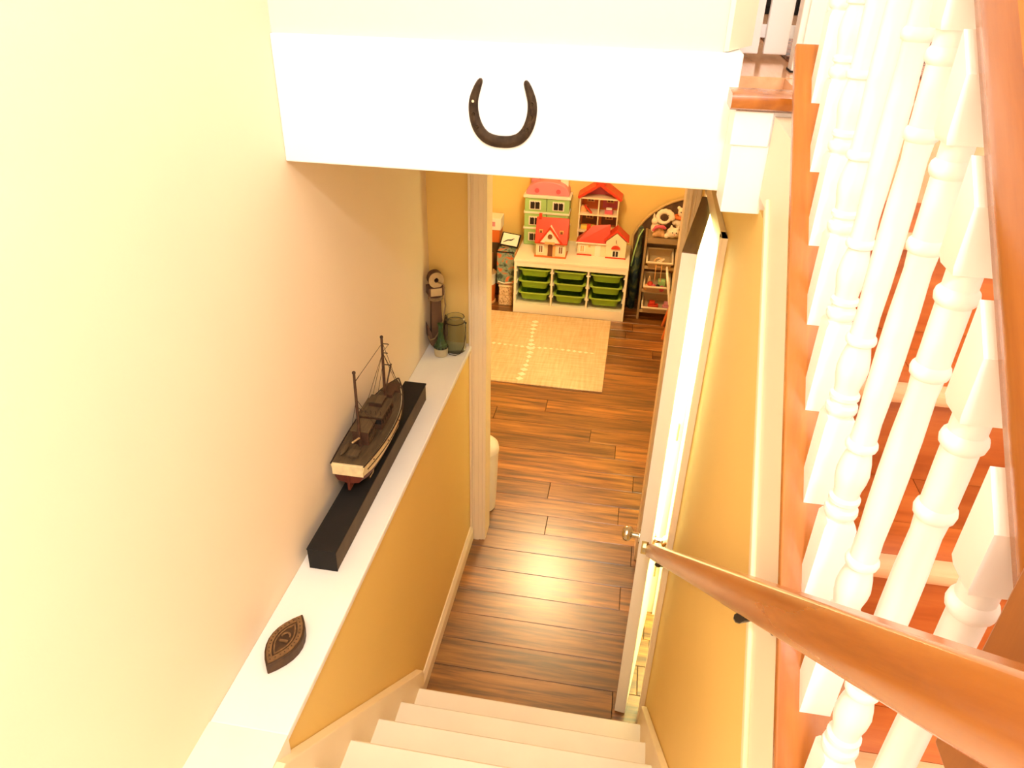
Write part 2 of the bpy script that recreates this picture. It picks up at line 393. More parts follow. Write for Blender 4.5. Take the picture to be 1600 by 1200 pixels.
# the top newel end of the railing by the landing
b_ = link('baluster', bal_me, M['balus'], rl, (XB-ORG[rl.name][0], 1.318+.1045-ORG[rl.name][1], capz(1.4225)-ORG[rl.name][2]))
# handrail: rounded profile swept along the slope
def rail(xc, f, y0, y1, prof_, n=2):
    L_ = math.hypot(1, slope); rg = []
    for i in range(n+1):
        y = y0+(y1-y0)*i/n
        # offsets perpendicular to the slope
        rg.append([(xc+u, y-w*slope/L_, f(y)+w/L_) for u, w in prof_])
    return MB().rings(rg)
hp = [(-.026, 0), (.026, 0), (.038, .014), (.042, .036), (.036, .060), (.018, .072), (-.018, .072), (-.036, .060), (-.042, .036), (-.038, .014)]
hp = [(u*1.25, w*1.3) for u, w in hp]
rbot = lambda y: capz(y)+.662
part('handrail', rail(XB+.033, rbot, .40, 1.50, hp), M['oaky'], rl, smooth=40)
# newel post by the landing
nz = [(2.236, .046), (2.60, .046)]
npx, npy = .326, .366
mb = MB().box(npx-.046, npx+.046, npy-.046, npy+.046, 2.236, 2.62)
mb.lathe([(.03, 1.184), (.03, 1.30)], (npx, npy, 0), 4)
mb.lathe([(.036, 1.62), (.040, 1.66), (.030, 1.70), (.040, 1.80), (.042, 1.95), (.036, 2.1), (.040, 2.16), (.044, 2.19), (.034, 2.21), (.046, 2.237)], (npx, npy, 0), 20)
mb.box(npx-.046, npx+.046, npy-.046, npy+.046, 1.184, 1.63)
nw = part('newel_post', mb, M['oakv'], rl, bevel=.003)
part('newel_cap', MB().lathe([(.05, 2.62), (.056, 2.63), (.056, 2.645), (.04, 2.655), (.045, 2.68), (.035, 2.71), (.01, 2.72)], (npx, npy, 0), 20), M['oakv'], rl, smooth=40)

# wall rail of the basement stairs
wr = thing('stair_handrail', 'orange oak handrail on dark brackets descending beside the ajar door', 'handrail', (.205, 1.2, 1.6))
f2 = lambda y: 2.122-.866*(y-.649)
prof2 = [(-.014, -.024), (.014, -.024), (.021, -.014), (.023, 0), (.021, .014), (.012, .024), (-.012, .024), (-.021, .014), (-.023, 0), (-.021, -.014)]
L_ = math.hypot(1, .866); rg = []
for i in range(5):
    y = 2.20+(-.25-2.20)*i/4
    rg.append([(.203+u, y+w*.866/L_, f2(y)+w/L_) for u, w in prof2])
part('rail', MB().rings(rg), M['oakd'], wr, bevel=.003, smooth=40)
def bracket(y):
    z = f2(y)
    bk = part('bracket', MB().tube([(XR-.004, y+.03, z-.066), (XR-.03, y+.025, z-.064), (.222, y+.01, z-.056), (.205, y-.01, z-.040), (.203, y-.02, z-.028)], [.006, .006, .0065, .007, .007], 8), M['iron2'], wr, smooth=60)
    part('bracket_plate', MB().lathe([(.028, -.008), (.026, -.004), (.008, -.0005)], (XR-.0005, y+.03, z-.066), 16, 'x'), M['iron2'], bk)
    dy = .05
    part('bracket_saddle', MB().prism([(y-dy, f2(y-dy)-.033), (y+dy, f2(y+dy)-.033), (y+dy, f2(y+dy)-.029), (y-dy, f2(y-dy)-.029)], 'x', .192, .214), M['iron2'], bk)
for y in (.765, 1.82): bracket(y)

# ------------------------------------------------------------------ horseshoe on the header
hs = thing('horseshoe', 'dark iron horseshoe hung open end up on the white header', 'horseshoe', (-.308, YH, 2.369))
pts = [(-.0525, .140, .012), (-.060, .122, .017), (-.067, .098, .020), (-.0665, .070, .022), (-.058, .042, .024), (-.042, .022, .025), (-.022, .013, .026), (0, .011, .026)]
pts = pts+[(-x, z, w) for x, z, w in pts[-2::-1]]
def catmull(P, n):
    o = []
    for i in range(len(P)-1):
        p0, p1, p2, p3 = P[max(i-1, 0)], P[i], P[i+1], P[min(i+2, len(P)-1)]
        for k in range(n):
            t = k/n; o.append(tuple(.5*(2*b+(c-a)*t+(2*a-5*b+4*c-d_)*t*t+(3*b-a-3*c+d_)*t**3) for a, b, c, d_ in zip(p0, p1, p2, p3)))
    return o+[P[-1]]
pts = [(-.0515, .146, .004)]+pts+[(.0515, .146, .004)]
pts = catmull(pts, 4)
rg = []; n = len(pts); hsx, hsz = -.308, 2.369
for i, (x, z, w) in enumerate(pts):
    a, b = pts[max(i-1, 0)], pts[min(i+1, n-1)]; t = Vector((b[0]-a[0], b[1]-a[1])).normalized(); nn = Vector((-t.y, t.x))*w/2
    p, q = (x+nn.x, z+nn.y), (x-nn.x, z-nn.y)
    m1 = (x+nn.x*.55, z+nn.y*.55); m2 = (x-nn.x*.55, z-nn.y*.55)
    f = lambda c, yy: (hsx+c[0], YH-yy, hsz+c[1])
    rg.append([f(p, .0005), f(p, .006), f(m1, .010), f(m2, .010), f(q, .006), f(q, .0005)])
part('shoe', MB().rings(rg), M['iron'], hs, smooth=50)
for i in (12, 16, 20, len(pts)-21, len(pts)-17, len(pts)-13):
    x, z, w = pts[i]; part('nail', MB().lathe([(.0032, -.0125), (.004, -.0095)], (hsx+x, YH, hsz+z), 8, 'y'), M['iron2'] if i != 12 else M['steel'], hs)

# ------------------------------------------------------------------ things on the ledge
pb = thing('trough_box', 'long black wooden beam lying on the white ledge under the model ship', 'beam', (-.775, 1.95, ZL))
part('body', B(-.818, -.733, 1.484, 2.455, ZL+.0005, 1.252), M['blackside'], pb, bevel=.002)
part('top_board', B(-.820, -.731, 1.480, 2.459, 1.252, 1.258), M['black'], pb, bevel=.001)
part('end_board', B(-.8185, -.7325, 1.481, 1.484, ZL+.0005, 1.252), M['black'], pb)

# pointed oval plaque
pq = thing('wooden_plaque', 'small carved brown pointed plaque lying alone on the white ledge', 'plaque', (-.763, 1.2, ZL))
M['pl_side'] = paint('plaque_dark_wood', (.055, .024, .006), .6, .35, 40, .2)
M['pl_top'] = paint('plaque_carved_wood', (.17, .085, .028), .6, .35, 60, .3)
def vesica(L, Wd, n=9, rot=0.0, c=(-.763, 1.198)):
    o = []
    for s_ in (1, -1):
        for i in range(n):
            t = i/n; yy = -L/2+L*t if s_ > 0 else L/2-L*t
            k = 1-(2*abs(yy)/L)**2.0
            o.append((s_*Wd/2*k, yy))
    cr, sr = math.cos(rot), math.sin(rot)
    return [(c[0]+x*cr-y*sr, c[1]+x*sr+y*cr) for x, y in o]
rv = -.12
part('body', MB().prism(vesica(.176, .086, rot=rv), 'z', ZL+.0005, ZL+.033), M['pl_side'], pq, bevel=.003)
def vring(L, Wd, th, z0, z1):
    a, b = vesica(L, Wd, rot=rv), vesica(L-th*3.2, Wd-th*2, rot=rv); m = len(a)
    vs_ = [(p[0], p[1], z) for z in (z0, z1) for p in a]+[(p[0], p[1], z) for z in (z0, z1) for p in b]
    fs_ = []
    for i in range(m):
        j = (i+1) % m
        fs_ += [(i, j, m+j, m+i), (2*m+j, 2*m+i, 3*m+i, 3*m+j), (m+i, m+j, 3*m+j, 3*m+i), (j, i, 2*m+i, 2*m+j)]
    return MB().add(vs_, fs_)
part('outer_rim', vring(.160, .076, .013, ZL+.033, ZL+.036), M['pl_top'], pq)
part('inner_rim', vring(.104, .044, .004, ZL+.033, ZL+.036), M['pl_top'], pq)
em = part('emblem', B(-.774, -.752, 1.188, 1.194, ZL+.033, ZL+.037), M['pl_top'], pq)
part('arch', MB().tube([(-.763+.011*math.cos(a), 1.204+.013*math.sin(a), ZL+.035) for a in [PI*i/8 for i in range(9)]], .003, 6), M['pl_top'], em)
for i in range(26):   # row of tiny raised marks on the rim
    t = 2*PI*i/26; v_ = vesica(.138, .062, n=13, rot=rv)[i]
    part('mark', B(v_[0]-.0015, v_[0]+.0015, v_[1]-.0012, v_[1]+.0012, ZL+.036, ZL+.0372), M['pl_side'], pq)

# wooden anchor
M['anc'] = wood('anchor_brown', [(.075, .034, .014), (.15, .07, .03)], .7, (12, 12, 1.5), 2, .1)
M['anc2'] = paint('anchor_pale_face', (.52, .36, .17), .7, .1, 30, .1)
M['rope'] = paint('rope', (.28, .18, .08), .9, .2, 120, .4)
an = thing('wooden_anchor', 'brown wooden anchor ornament standing in the ledge corner', 'anchor', (-.805, 2.93, ZL))
an.rotation_euler = (0, 0, .5); an.location = (-.806, 2.908, ZL+.0005)
ax = -.805; ay0, ay1 = 2.905, 2.955
part('shank', MB().prism([(ax-.027, ZL+.05), (ax+.027, ZL+.05), (ax+.02, ZL+.27), (ax-.02, ZL+.27)], 'y', ay0+.008, ay1-.008), M['anc'], an, bevel=.003)
part('stock', B(ax-.037, ax+.037, ay0-.006, ay1, ZL+.265, ZL+.305), M['anc'], an, bevel=.003)
part('stock_face', B(ax-.028, ax+.022, ay0-.010, ay0-.0065, ZL+.268, ZL+.302), M['anc2'], an)
mb = MB(); n = 20; cz = ZL+.338
o_ = [(ax+.034*math.cos(2*PI*i/n), cz+.036*math.sin(2*PI*i/n)) for i in range(n)]; i_ = [(ax+.010*math.cos(2*PI*i/n), cz+.011*math.sin(2*PI*i/n)) for i in range(n)]
vs_ = [(p[0], yy, p[1]) for yy in (ay0, ay1-.01) for p in o_]+[(p[0], yy, p[1]) for yy in (ay0, ay1-.01) for p in i_]; fs_ = []
for i in range(n):
    j = (i+1) % n; fs_ += [(i, j, n+j, n+i), (2*n+j, 2*n+i, 3*n+i, 3*n+j), (i, 2*n+i, 2*n+j, j), (n+i, n+j, 3*n+j, 3*n+i)]
rn = part('ring', mb.add(vs_, fs_), M['anc'], an, smooth=40)
mb = MB(); vs_ = [(p[0], ay0-.002, p[1]) for p in o_]+[(p[0], ay0-.002, p[1]) for p in i_]+[(p[0], ay0-.0002, p[1]) for p in o_]+[(p[0], ay0-.0002, p[1]) for p in i_]
fs_ = []
for i in range(n):
    j = (i+1) % n; fs_ += [(i, j, n+j, n+i), (2*n+j, 2*n+i, 3*n+i, 3*n+j), (i, 2*n+i, 2*n+j, j), (n+i, n+j, 3*n+j, 3*n+i)]
part('ring_face', mb.add(vs_, fs_), M['anc2'], rn)
fl_o = [(-.062, .135), (-.060, .07), (-.045, .03), (-.015, .004), (.015, .004), (.045, .03), (.060, .07), (.062, .155), (.038, .095), (.036, .075), (.024, .055), (0, .047), (-.024, .055), (-.036, .075), (-.038, .090)]
part('fluke', MB().prism([(ax+x*.75, ZL+z) for x, z in fl_o], 'y', ay0-.004, ay1-.004), M['anc'], an, bevel=.003)
part('fluke_face', MB().prism([(ax+x, ZL+z) for x, z in [(-.010, .008), (.012, .008), (.030, .035), (.022, .052), (0, .042), (-.012, .03)]], 'y', ay0-.008, ay0-.0045), M['anc2'], an)
part('rope', MB().tube([(ax+.005, ay0-.012, cz-.005), (ax+.030, ay0-.012, cz-.02), (ax+.034, ay0-.014, ZL+.22), (ax+.022, ay0-.014, ZL+.15), (ax+.006, ay0-.014, ZL+.10), (ax-.020, ay0-.014, ZL+.065), (ax-.040, ay0-.012, ZL+.06), (ax-.046, ay0-.010, ZL+.08)], .0035, 8), M['rope'], an, smooth=60)
for z in (.245, .253): part('rope_wrap', MB().tube([(ax+.030*math.cos(a), 2.93+.024*math.sin(a), ZL+z+.004*math.sin(a)) for a in [2*PI*i/16 for i in range(17)]], .004, 6), M['rope'], an, smooth=60)

# green bottle
M['gglass'] = paint('dark_green_glass', (.08, .22, .06), .08, .05, 10, trans=.75, ior=1.5)
M['sand'] = paint('grey_ceramic', (.42, .36, .22), .6, .08, 40)
bo = thing('green_bottle', 'small dark green glass bottle in a grey cup in front of the anchor', 'bottle', (-.768, 2.836, ZL))
part('cup', MB().lathe([(.024, 0), (.029, .003), (.031, .018), (.031, .038), (.028, .040)], (-.768, 2.836, ZL+.0005), 20), M['sand'], bo, smooth=50)
part('glass', MB().lathe([(.029, .0405), (.031, .048), (.028, .058), (.018, .075), (.012, .10), (.010, .125), (.0105, .15), (.013, .152), (.013, .158), (.009, .16)], (-.768, 2.836, ZL), 20), M['gglass'], bo, smooth=50)
for i in range(12):
    a = 2*PI*i/12; part('bead', MB().ball((-.768+.030*math.cos(a), 2.836+.030*math.sin(a), ZL+.046), .004, 8, 6), M['black'], bo)

# glass jar with a wire bail
M['jar'] = paint('olive_glass', (.93, .92, .72), .05, .02, 10, trans=.97, ior=1.25)
jr = thing('glass_jar', 'pale olive glass jar with a dark wire bail handle on the ledge', 'jar', (-.716, 2.897, ZL))
jx, jy = -.716, 2.897
pr = [(.040, 0), (.047, .006), (.049, .02), (.049, .115), (.046, .132), (.040, .142), (.040, .150), (.043, .153), (.043, .166), (.041, .170), (.038, .170), (.038, .152), (.037, .142), (.043, .130), (.046, .115), (.046, .02), (.042, .008), (.004, .007)]
part('glass', MB().lathe(pr, (jx, jy, ZL+.0005), 32), M['jar'], jr, smooth=50)
wi = part('wire_ring', MB().tube([(jx+.0425*math.cos(a), jy+.0425*math.sin(a), ZL+.146) for a in [2*PI*i/24 for i in range(25)]], .002, 6), M['iron2'], jr, smooth=60)
part('eyelet', MB().ball((jx+.050, jy-.01, ZL+.147), .005, 8, 6), M['iron2'], jr)
part('eyelet', MB().ball((jx-.046, jy-.012, ZL+.147), .005, 8, 6), M['iron2'], jr)
hp_ = [(jx+.050, jy-.012, ZL+.145), (jx+.053, jy-.03, ZL+.10), (jx+.050, jy-.045, ZL+.05), (jx+.035, jy-.055, ZL+.016), (jx+.012, jy-.058, ZL+.004), (jx-.015, jy-.056, ZL+.006), (jx-.035, jy-.052, ZL+.03), (jx-.047, jy-.04, ZL+.08), (jx-.048, jy-.015, ZL+.145)]
part('bail', MB().tube(hp_, .0018, 6), M['iron2'], jr, smooth=60)

# ------------------------------------------------------------------ model ship
M['hullw'] = paint('ship_cream', (.74, .60, .33), .5, .12, 50, .1)
M['hullr'] = paint('ship_red_bottom', (.10, .018, .008), .55, .25, 40, .1)
M['deck'] = wood('ship_deck', [(.045, .026, .010), (.12, .075, .03)], .7, (30, 3, 30), 3, .05)
M['sbrown'] = paint('ship_brown', (.06, .026, .012), .55, .35, 60, .15)
M['srail'] = paint('ship_dark_rail', (.035, .017, .009), .55, .3, 60, .15)
sx, s0, s1 = -.776, 1.725, 2.235
sh = thing('model_ship', 'brown and cream model fishing ship with two masts on the black beam', 'model ship', (sx, 1.97, 1.258))
def hull(t):   # t 0 stern .. 1 bow : half breadth, deck height, keel height
    hb = .052+.010*math.sin(PI*min(t*1.25, 1)) if t < .45 else .069*max(0, 1-((t-.45)/.55)**2.8)
    if t < .45: hb = .053+(.069-.053)*math.sin(t/.45*PI/2)
    zd = 1.375-.014*math.sin(PI*min(1, t*1.1))+.012*max(0, t-.55)**1.5*2.2
    zk = 1.285+(.03*(1-t/.15) if t < .15 else 0)+(.05*((t-.8)/.2)**2 if t > .8 else 0)
    return max(hb, .0012), zd, zk
def hull_rings(lo, hi, n=22, grow=0.):
    rg = []
    for i in range(n+1):
        t = i/n; hb, zd, zk = hull(t); yy = s0+(s1-s0)*t; r_ = []
        prof_ = []
        for k in range(7):
            u = lo+(hi-lo)*k/6; z = zk+(zd+.008-zk)*u; w = hb*(min(1, u*1.12)**.20 if u > .05 else .12)
            w = max(w+grow, .0012); rake = .02*t*t*(u)  # bow rakes forward
            prof_.append((w, z, yy+rake))
        rg.append([(sx+w, y_, z) for w, z, y_ in prof_]+[(sx-w, y_, z) for w, z, y_ in reversed(prof_)])
    return rg
part('hull', MB().rings(hull_rings(.42, 1.0)), M['hullw'], sh, smooth=50)
part('hull_bottom', MB().rings(hull_rings(0, .42)), M['hullr'], sh, smooth=50)
# gunwale: dark rim along the hull edge
for s_ in (1, -1):
    path = []
    for i in range(23):
        t = i/22; hb, zd, zk = hull(t); path.append((sx+s_*hb, s0+(s1-s0)*t+.02*t*t, zd+.009))
    part('gunwale', MB().tube(path, .0028, 6), M['srail'], sh, smooth=60)
    path2 = [(p[0]+s_*.001, p[1], p[2]-.022) for p in path[1:-2]]
    part('strake', MB().tube(path2, .0016, 6), M['srail'], sh, smooth=60)
    for i in (3, 8, 13):
        p = path[i]; part('scupper', MB().ball((p[0]+s_*.0005, p[1], p[2]-.012), .0025, 8, 6), M['srail'], sh)
rg = []
for i in range(21):
    t = .015+.95*i/20; hb, zd, zk = hull(t); yy = s0+(s1-s0)*t+.012*t*t
    w = max(hb-.004, .001); rg.append([(sx-w, yy, zd+.0085), (sx+w, yy, zd+.0085), (sx+w, yy, zd+.0105), (sx-w, yy, zd+.0105)])
part('deck', MB().rings(rg), M['deck'], sh)
part('transom', MB().box(sx-.050, sx+.050, s0-.003, s0+.002, 1.345, 1.384), M['hullw'], sh, bevel=.001)
part('rudder', MB().box(sx-.004, sx+.004, s0-.004, s0+.03, 1.290, 1.34), M['hullr'], sh)
for yy in (1.83, 2.10):
    k = part('cradle', MB().prism([(sx-.03, 1.2585), (sx+.03, 1.2585), (sx+.012, 1.30), (sx-.012, 1.30)], 'y', yy-.006, yy+.006), M['srail'], sh)
    for s_ in (1, -1): part('cradle_arm', MB().tube([(sx+s_*.028, yy, 1.262), (sx+s_*.040, yy, 1.285), (sx+s_*.046, yy, 1.315)], .002, 6), M['anc2'], k)
# deckhouses
def house(y0, y1, w, z0, z1, roof):
    hsx_ = part('deckhouse', MB().box(sx-w, sx+w, y0, y1, z0, z1), M['sbrown'], sh, bevel=.002)
    part('roof', MB().box(sx-w-roof, sx+w+roof, y0-roof, y1+roof, z1, z1+.005), M['deck'], hsx_, bevel=.001)
    n = max(2, int((y1-y0)/.018))
    for i in range(n):
        yy = y0+(y1-y0)*(i+.5)/n
        part('porthole', MB().box(sx+w-.001, sx+w+.0012, yy-.005, yy+.005, z0+(z1-z0)*.45, z0+(z1-z0)*.8), M['black'], hsx_)
    return hsx_
za = 1.374
h1 = house(1.848, 1.915, .027, za, za+.052, .004)
h2 = house(1.945, 2.050, .040, za, za+.046, .004)
part('window_band', MB().box(sx-.038, sx+.038, 1.9435, 1.9455, za+.022, za+.038), M['black'], h2)
for i in range(4): part('louvre', B(sx+.0272, sx+.0292, 1.852, 1.908, za+.008+.009*i, za+.012+.009*i), M['deck'], h1)
wl = part('wheelhouse', MB().box(sx-.022, sx+.022, 2.0, 2.04, za+.051, za+.068), M['sbrown'], sh, bevel=.002)
part('roof', MB().box(sx-.026, sx+.026, 1.996, 2.044, za+.068, za+.072), M['deck'], wl)
for i in range(5): part('rail_post', MB().tube([(sx-.034+.017*i, 1.955, za+.051), (sx-.034+.017*i, 1.955, za+.066)], .0012, 6), M['srail'], h2)
# masts and rigging
m1 = part('mast', MB().tube([(sx, 1.842, 1.37), (sx, 1.847, 1.64)], [.0055, .004], 10), M['sbrown'], sh, smooth=60)
part('mast_cap', MB().ball((sx, 1.847, 1.643), .006, 10, 8), M['srail'], m1)
part('spreader', MB().tube([(sx, 1.847, 1.61), (sx, 1.885, 1.61)], .0015, 6), M['srail'], m1)
m2 = part('mast', MB().tube([(sx, 2.10, 1.37), (sx, 2.11, 1.63)], [.006, .0042], 10), M['sbrown'], sh, smooth=60)
part('mast_cap', MB().ball((sx, 2.11, 1.634), .006, 10, 8), M['srail'], m2)
for z, l in ((1.61, .022), (1.575, .018), (1.53, .026)): part('spreader', MB().tube([(sx-.004, 2.109, z), (sx+l, 2.109, z)], .0018, 6), M['srail'], m2)
lines = [((sx, 1.885, 1.61), (sx, 2.108, 1.61)), ((sx, 2.11, 1.62), (sx, 2.235, 1.39)), ((sx, 2.109, 1.575), (sx-.05, 2.05, 1.40)), ((sx, 2.109, 1.575), (sx+.052, 2.13, 1.40)), ((sx, 2.109, 1.575), (sx-.05, 2.12, 1.40)), ((sx, 2.109, 1.575), (sx+.045, 2.16, 1.40)), ((sx, 1.846, 1.55), (sx+.05, 1.90, 1.39)), ((sx, 1.846, 1.55), (sx-.05, 1.90, 1.39)), ((sx, 1.846, 1.52), (sx+.02, 1.93, 1.43)), ((sx+.024, 2.109, 1.61), (sx+.002, 2.11, 1.58)), ((sx, 2.108, 1.54), (sx, 2.03, 1.45))]
for a, b in lines: part('rigging_line', MB().tube([a, b], .0009, 5), M['srail'], sh)
part('boom', MB().tube([(sx, 1.846, 1.405), (sx+.004, 1.775, 1.435)], .003, 8), M['anc2'], sh, smooth=60)
part('boom', MB().tube([(sx, 2.103, 1.42), (sx+.006, 2.17, 1.50)], .003, 8), M['sbrown'], sh, smooth=60)
part('hatch', B(sx-.018, sx+.020, 1.765, 1.80, 1.3835, 1.392), M['deck'], sh, bevel=.001)
part('hatch', B(sx-.016, sx+.016, 2.13, 2.165, 1.384, 1.396), M['sbrown'], sh, bevel=.001)
part('winch', MB().lathe([(.008, -.018), (.008, -.014), (.004, -.012), (.004, .012), (.008, .014), (.008, .018)], (sx, 2.075, 1.40), 10, 'x'), M['srail'], sh)
part('dinghy', MB().ball((sx-.034, 1.80, 1.392), (.010, .040, .008), 12, 8), M['deck'], sh, smooth=60)
part('barrel', MB().lathe([(.006, 0), (.008, .008), (.006, .016)], (sx+.028, 2.08, 1.378), 10), M['sbrown'], sh)
part('foredeck', MB().prism([(sx-.036, 2.165), (sx+.036, 2.165), (sx+.020, 2.215), (sx, 2.245), (sx-.020, 2.215)], 'z', 1.384, 1.392), M['sbrown'], sh)

# ------------------------------------------------------------------ waste bin behind the doorway wall
M['binw'] = paint('bin_white_plastic', (.84, .76, .60), .3, .02, 5)
wb = thing('waste_bin', 'tall white plastic waste bin just beyond the doorway casing', 'waste bin', (-.66, 3.24, 0))
pr = [(.068, .001), (.074, .006), (.080, .12), (.088, .36), (.090, .392), (.092, .396), (.092, .402)]
part('body', MB().lathe(pr, (-.66, 3.24, 0), 32), M['binw'], wb, smooth=40)
part('lid', MB().lathe([(.091, .4025), (.091, .415), (.086, .435), (.070, .452), (.045, .463), (.012, .467), (.002, .467)], (-.66, 3.24, 0), 32), M['binw'], wb, smooth=40)
part('base_ring', MB().lathe([(.070, 0.0002), (.073, .0008), (.070, .001)], (-.66, 3.24, 0), 32), M['black'], wb)

# ------------------------------------------------------------------ play mat
def mat_rug():
    m, nt, b = new_mat('beige_tatami'); N, L = nt.nodes, nt.links
    tc = N.new('ShaderNodeTexCoord'); mp = N.new('ShaderNodeMapping'); mp.inputs['Scale'].default_value = (34, 3, 1)
    no = N.new('ShaderNodeTexNoise'); no.inputs['Scale'].default_value = 1.5; no.inputs['Detail'].default_value = 5
    mp2 = N.new('ShaderNodeMapping'); mp2.inputs['Scale'].default_value = (3, 34, 1)
    n2 = N.new('ShaderNodeTexNoise'); n2.inputs['Scale'].default_value = 1.5; n2.inputs['Detail'].default_value = 5
    ck = N.new('ShaderNodeTexChecker'); ck.inputs['Scale'].default_value = 1.95
    L.new(tc.outputs['Object'], mp.inputs[0]); L.new(mp.outputs[0], no.inputs['Vector'])
    L.new(tc.outputs['Object'], mp2.inputs[0]); L.new(mp2.outputs[0], n2.inputs['Vector'])
    mx = N.new('ShaderNodeMix'); mx.data_type = 'FLOAT'; mx.inputs[0].default_value = .5
    L.new(no.outputs['Fac'], mx.inputs[2]); L.new(n2.outputs['Fac'], mx.inputs[3])
    r = N.new('ShaderNodeValToRGB'); r.color_ramp.elements[0].position = .35; r.color_ramp.elements[1].position = .65
    r.color_ramp.elements[0].color = (.60, .42, .21, 1); r.color_ramp.elements[1].color = (.78, .60, .36, 1)
    L.new(mx.outputs[0], r.inputs['Fac']); L.new(r.outputs[0], b.inputs['Base Color']); b.inputs['Roughness'].default_value = .75
    return m
M['rug'] = mat_rug()
M['rugw'] = paint('rug_pale_print', (.86, .80, .62), .8, .05, 20)
rg_ = thing('play_mat', 'beige woven play mat with a pale cross print on the dark floor', 'mat', (-.6, 5.22, 0))
part('mat', B(-1.22, -.062, 4.635, 5.838, .0005, .012), M['rug'], rg_, bevel=.004)
def diamond(x, y, a, b): return MB().prism([(x-a, y), (x, y-b), (x+a, y), (x, y+b)], 'z', .0121, .0128)
random.seed(3)
for i in range(15):      # pale print running along the mat
    t = i/14; y = 4.70+t*.98; w = .012+.022*abs(math.sin(t*7.3+1))
    part('print_mark', diamond(-.68+.02*math.sin(t*5), y, w, .028), M['rugw'], rg_)
for i in range(22):
    t = i/21; x = -1.16+t*.98; w = .006+.014*abs(math.sin(t*9.1))
    part('print_mark', diamond(x, 5.215+.006*math.sin(t*11), .018, w), M['rugw'], rg_)

# ------------------------------------------------------------------ white storage unit with green bins
UX0, UX1, UY0, UY1, UZ = -.925, .038, 5.865, 6.425, .492
un = thing('storage_unit', 'white low storage unit with three columns of green bins', 'storage unit', (-.44, 6.1, 0))
part('side_panel', B(UX0, UX0+.02, UY0, UY1, .0005, UZ-.022), M['unit'], un, bevel=.002)
part('side_panel', B(UX1-.02, UX1, UY0, UY1, .0005, UZ-.022), M['unit'], un, bevel=.002)
part('top', B(UX0-.002, UX1+.002, UY0-.002, UY1, UZ-.022, UZ), M['unit'], un, bevel=.002)
part('top_rail', B(UX0+.02, UX1-.02, UY0+.002, UY0+.02, UZ-.062, UZ-.0225), M['unit'], un)
part('bottom_shelf', B(UX0+.02, UX1-.02, UY0+.001, UY1-.02, .066, .086), M['unit'], un)
part('plinth', B(UX0+.02, UX1-.02, UY0+.002, UY0+.02, .0005, .0655), M['unit'], un)
part('back_panel', B(UX0+.02, UX1-.02, UY1-.012, UY1-.004, .087, UZ-.0225), M['unit'], un)
cw = (UX1-UX0-.04)/3
for i in (1, 2):
    x = UX0+.02+cw*i; part('divider', B(x-.007, x+.007, UY0+.001, UY1-.02, .0865, UZ-.0625), M['unit'], un)
for i in range(3):
    for k in range(3):
        xa = UX0+.02+cw*i+(.007 if i else 0); xb = UX0+.02+cw*(i+1)-(.007 if i < 2 else 0); zz = .105+.108*k+.062
        for x0, x1 in ((xa+.0002, xa+.010), (xb-.010, xb-.0002)): part('runner', B(x0, x1, UY0+.004, UY1-.05, zz, zz+.008), M['unit'], un)
gcols = ('left', 'middle', 'right'); grows = ('bottom', 'middle', 'top')
M['greenrim'] = paint('green_plastic_rim', (.34, .50, .06), .35, .03, 8)
for i in range(3):
    for k in range(3):
        cx = UX0+.02+cw*(i+.5); zt = .105+.108*k+.082; w = cw/2-.022; y0 = UY0+.012; y1 = y0+.36
        gb = thing('green_bin', 'green plastic bin, %s column and %s row of the white unit' % (gcols[i], grows[k]), 'bin', (cx, y0+.18, zt-.085), 'green bins in the white storage unit')
        def rr(x, ya, yb, r, z):   # rounded rectangle ring
            o = []
            for (px, py, a0) in ((cx+x-r, ya+r, -PI/2), (cx+x-r, yb-r, 0), (cx-x+r, yb-r, PI/2), (cx-x+r, ya+r, PI)):
                for q in range(4): a = a0+PI/2*q/3; o.append((px+r*math.cos(a), py+r*math.sin(a), z))
            return o
        mb = MB(); ww = w-.012
        mb.rings([rr(ww-.035, y0+.06, y1-.05, .03, zt-.084), rr(ww-.012, y0+.025, y1-.02, .03, zt-.068), rr(ww, y0+.006, y1-.005, .03, zt-.008), rr(ww, y0+.006, y1-.005, .03, zt),
                  rr(ww-.006, y0+.012, y1-.011, .026, zt), rr(ww-.018, y0+.03, y1-.026, .026, zt-.06), rr(ww-.04, y0+.065, y1-.055, .026, zt-.080)])
        part('tub', mb, M['green'], gb, smooth=40)
        o_ = rr(w+.006, y0-.004, y1, .03, zt); i_ = rr(ww-.001, y0+.008, y1-.007, .028, zt); nn = len(o_)
        vs_ = [(p[0], p[1], zt-.006) for p in o_]+[(p[0], p[1], zt+.003) for p in o_]+[(p[0], p[1], zt-.006) for p in i_]+[(p[0], p[1], zt+.003) for p in i_]; fs_ = []
        for q in range(nn):
            j = (q+1) % nn; fs_ += [(q, j, nn+j, nn+q), (2*nn+j, 2*nn+q, 3*nn+q, 3*nn+j), (nn+q, nn+j, 3*nn+j, 3*nn+q), (j, q, 2*nn+q, 2*nn+j)]
        part('rim', MB().add(vs_, fs_), M['greenrim'], gb, smooth=40)

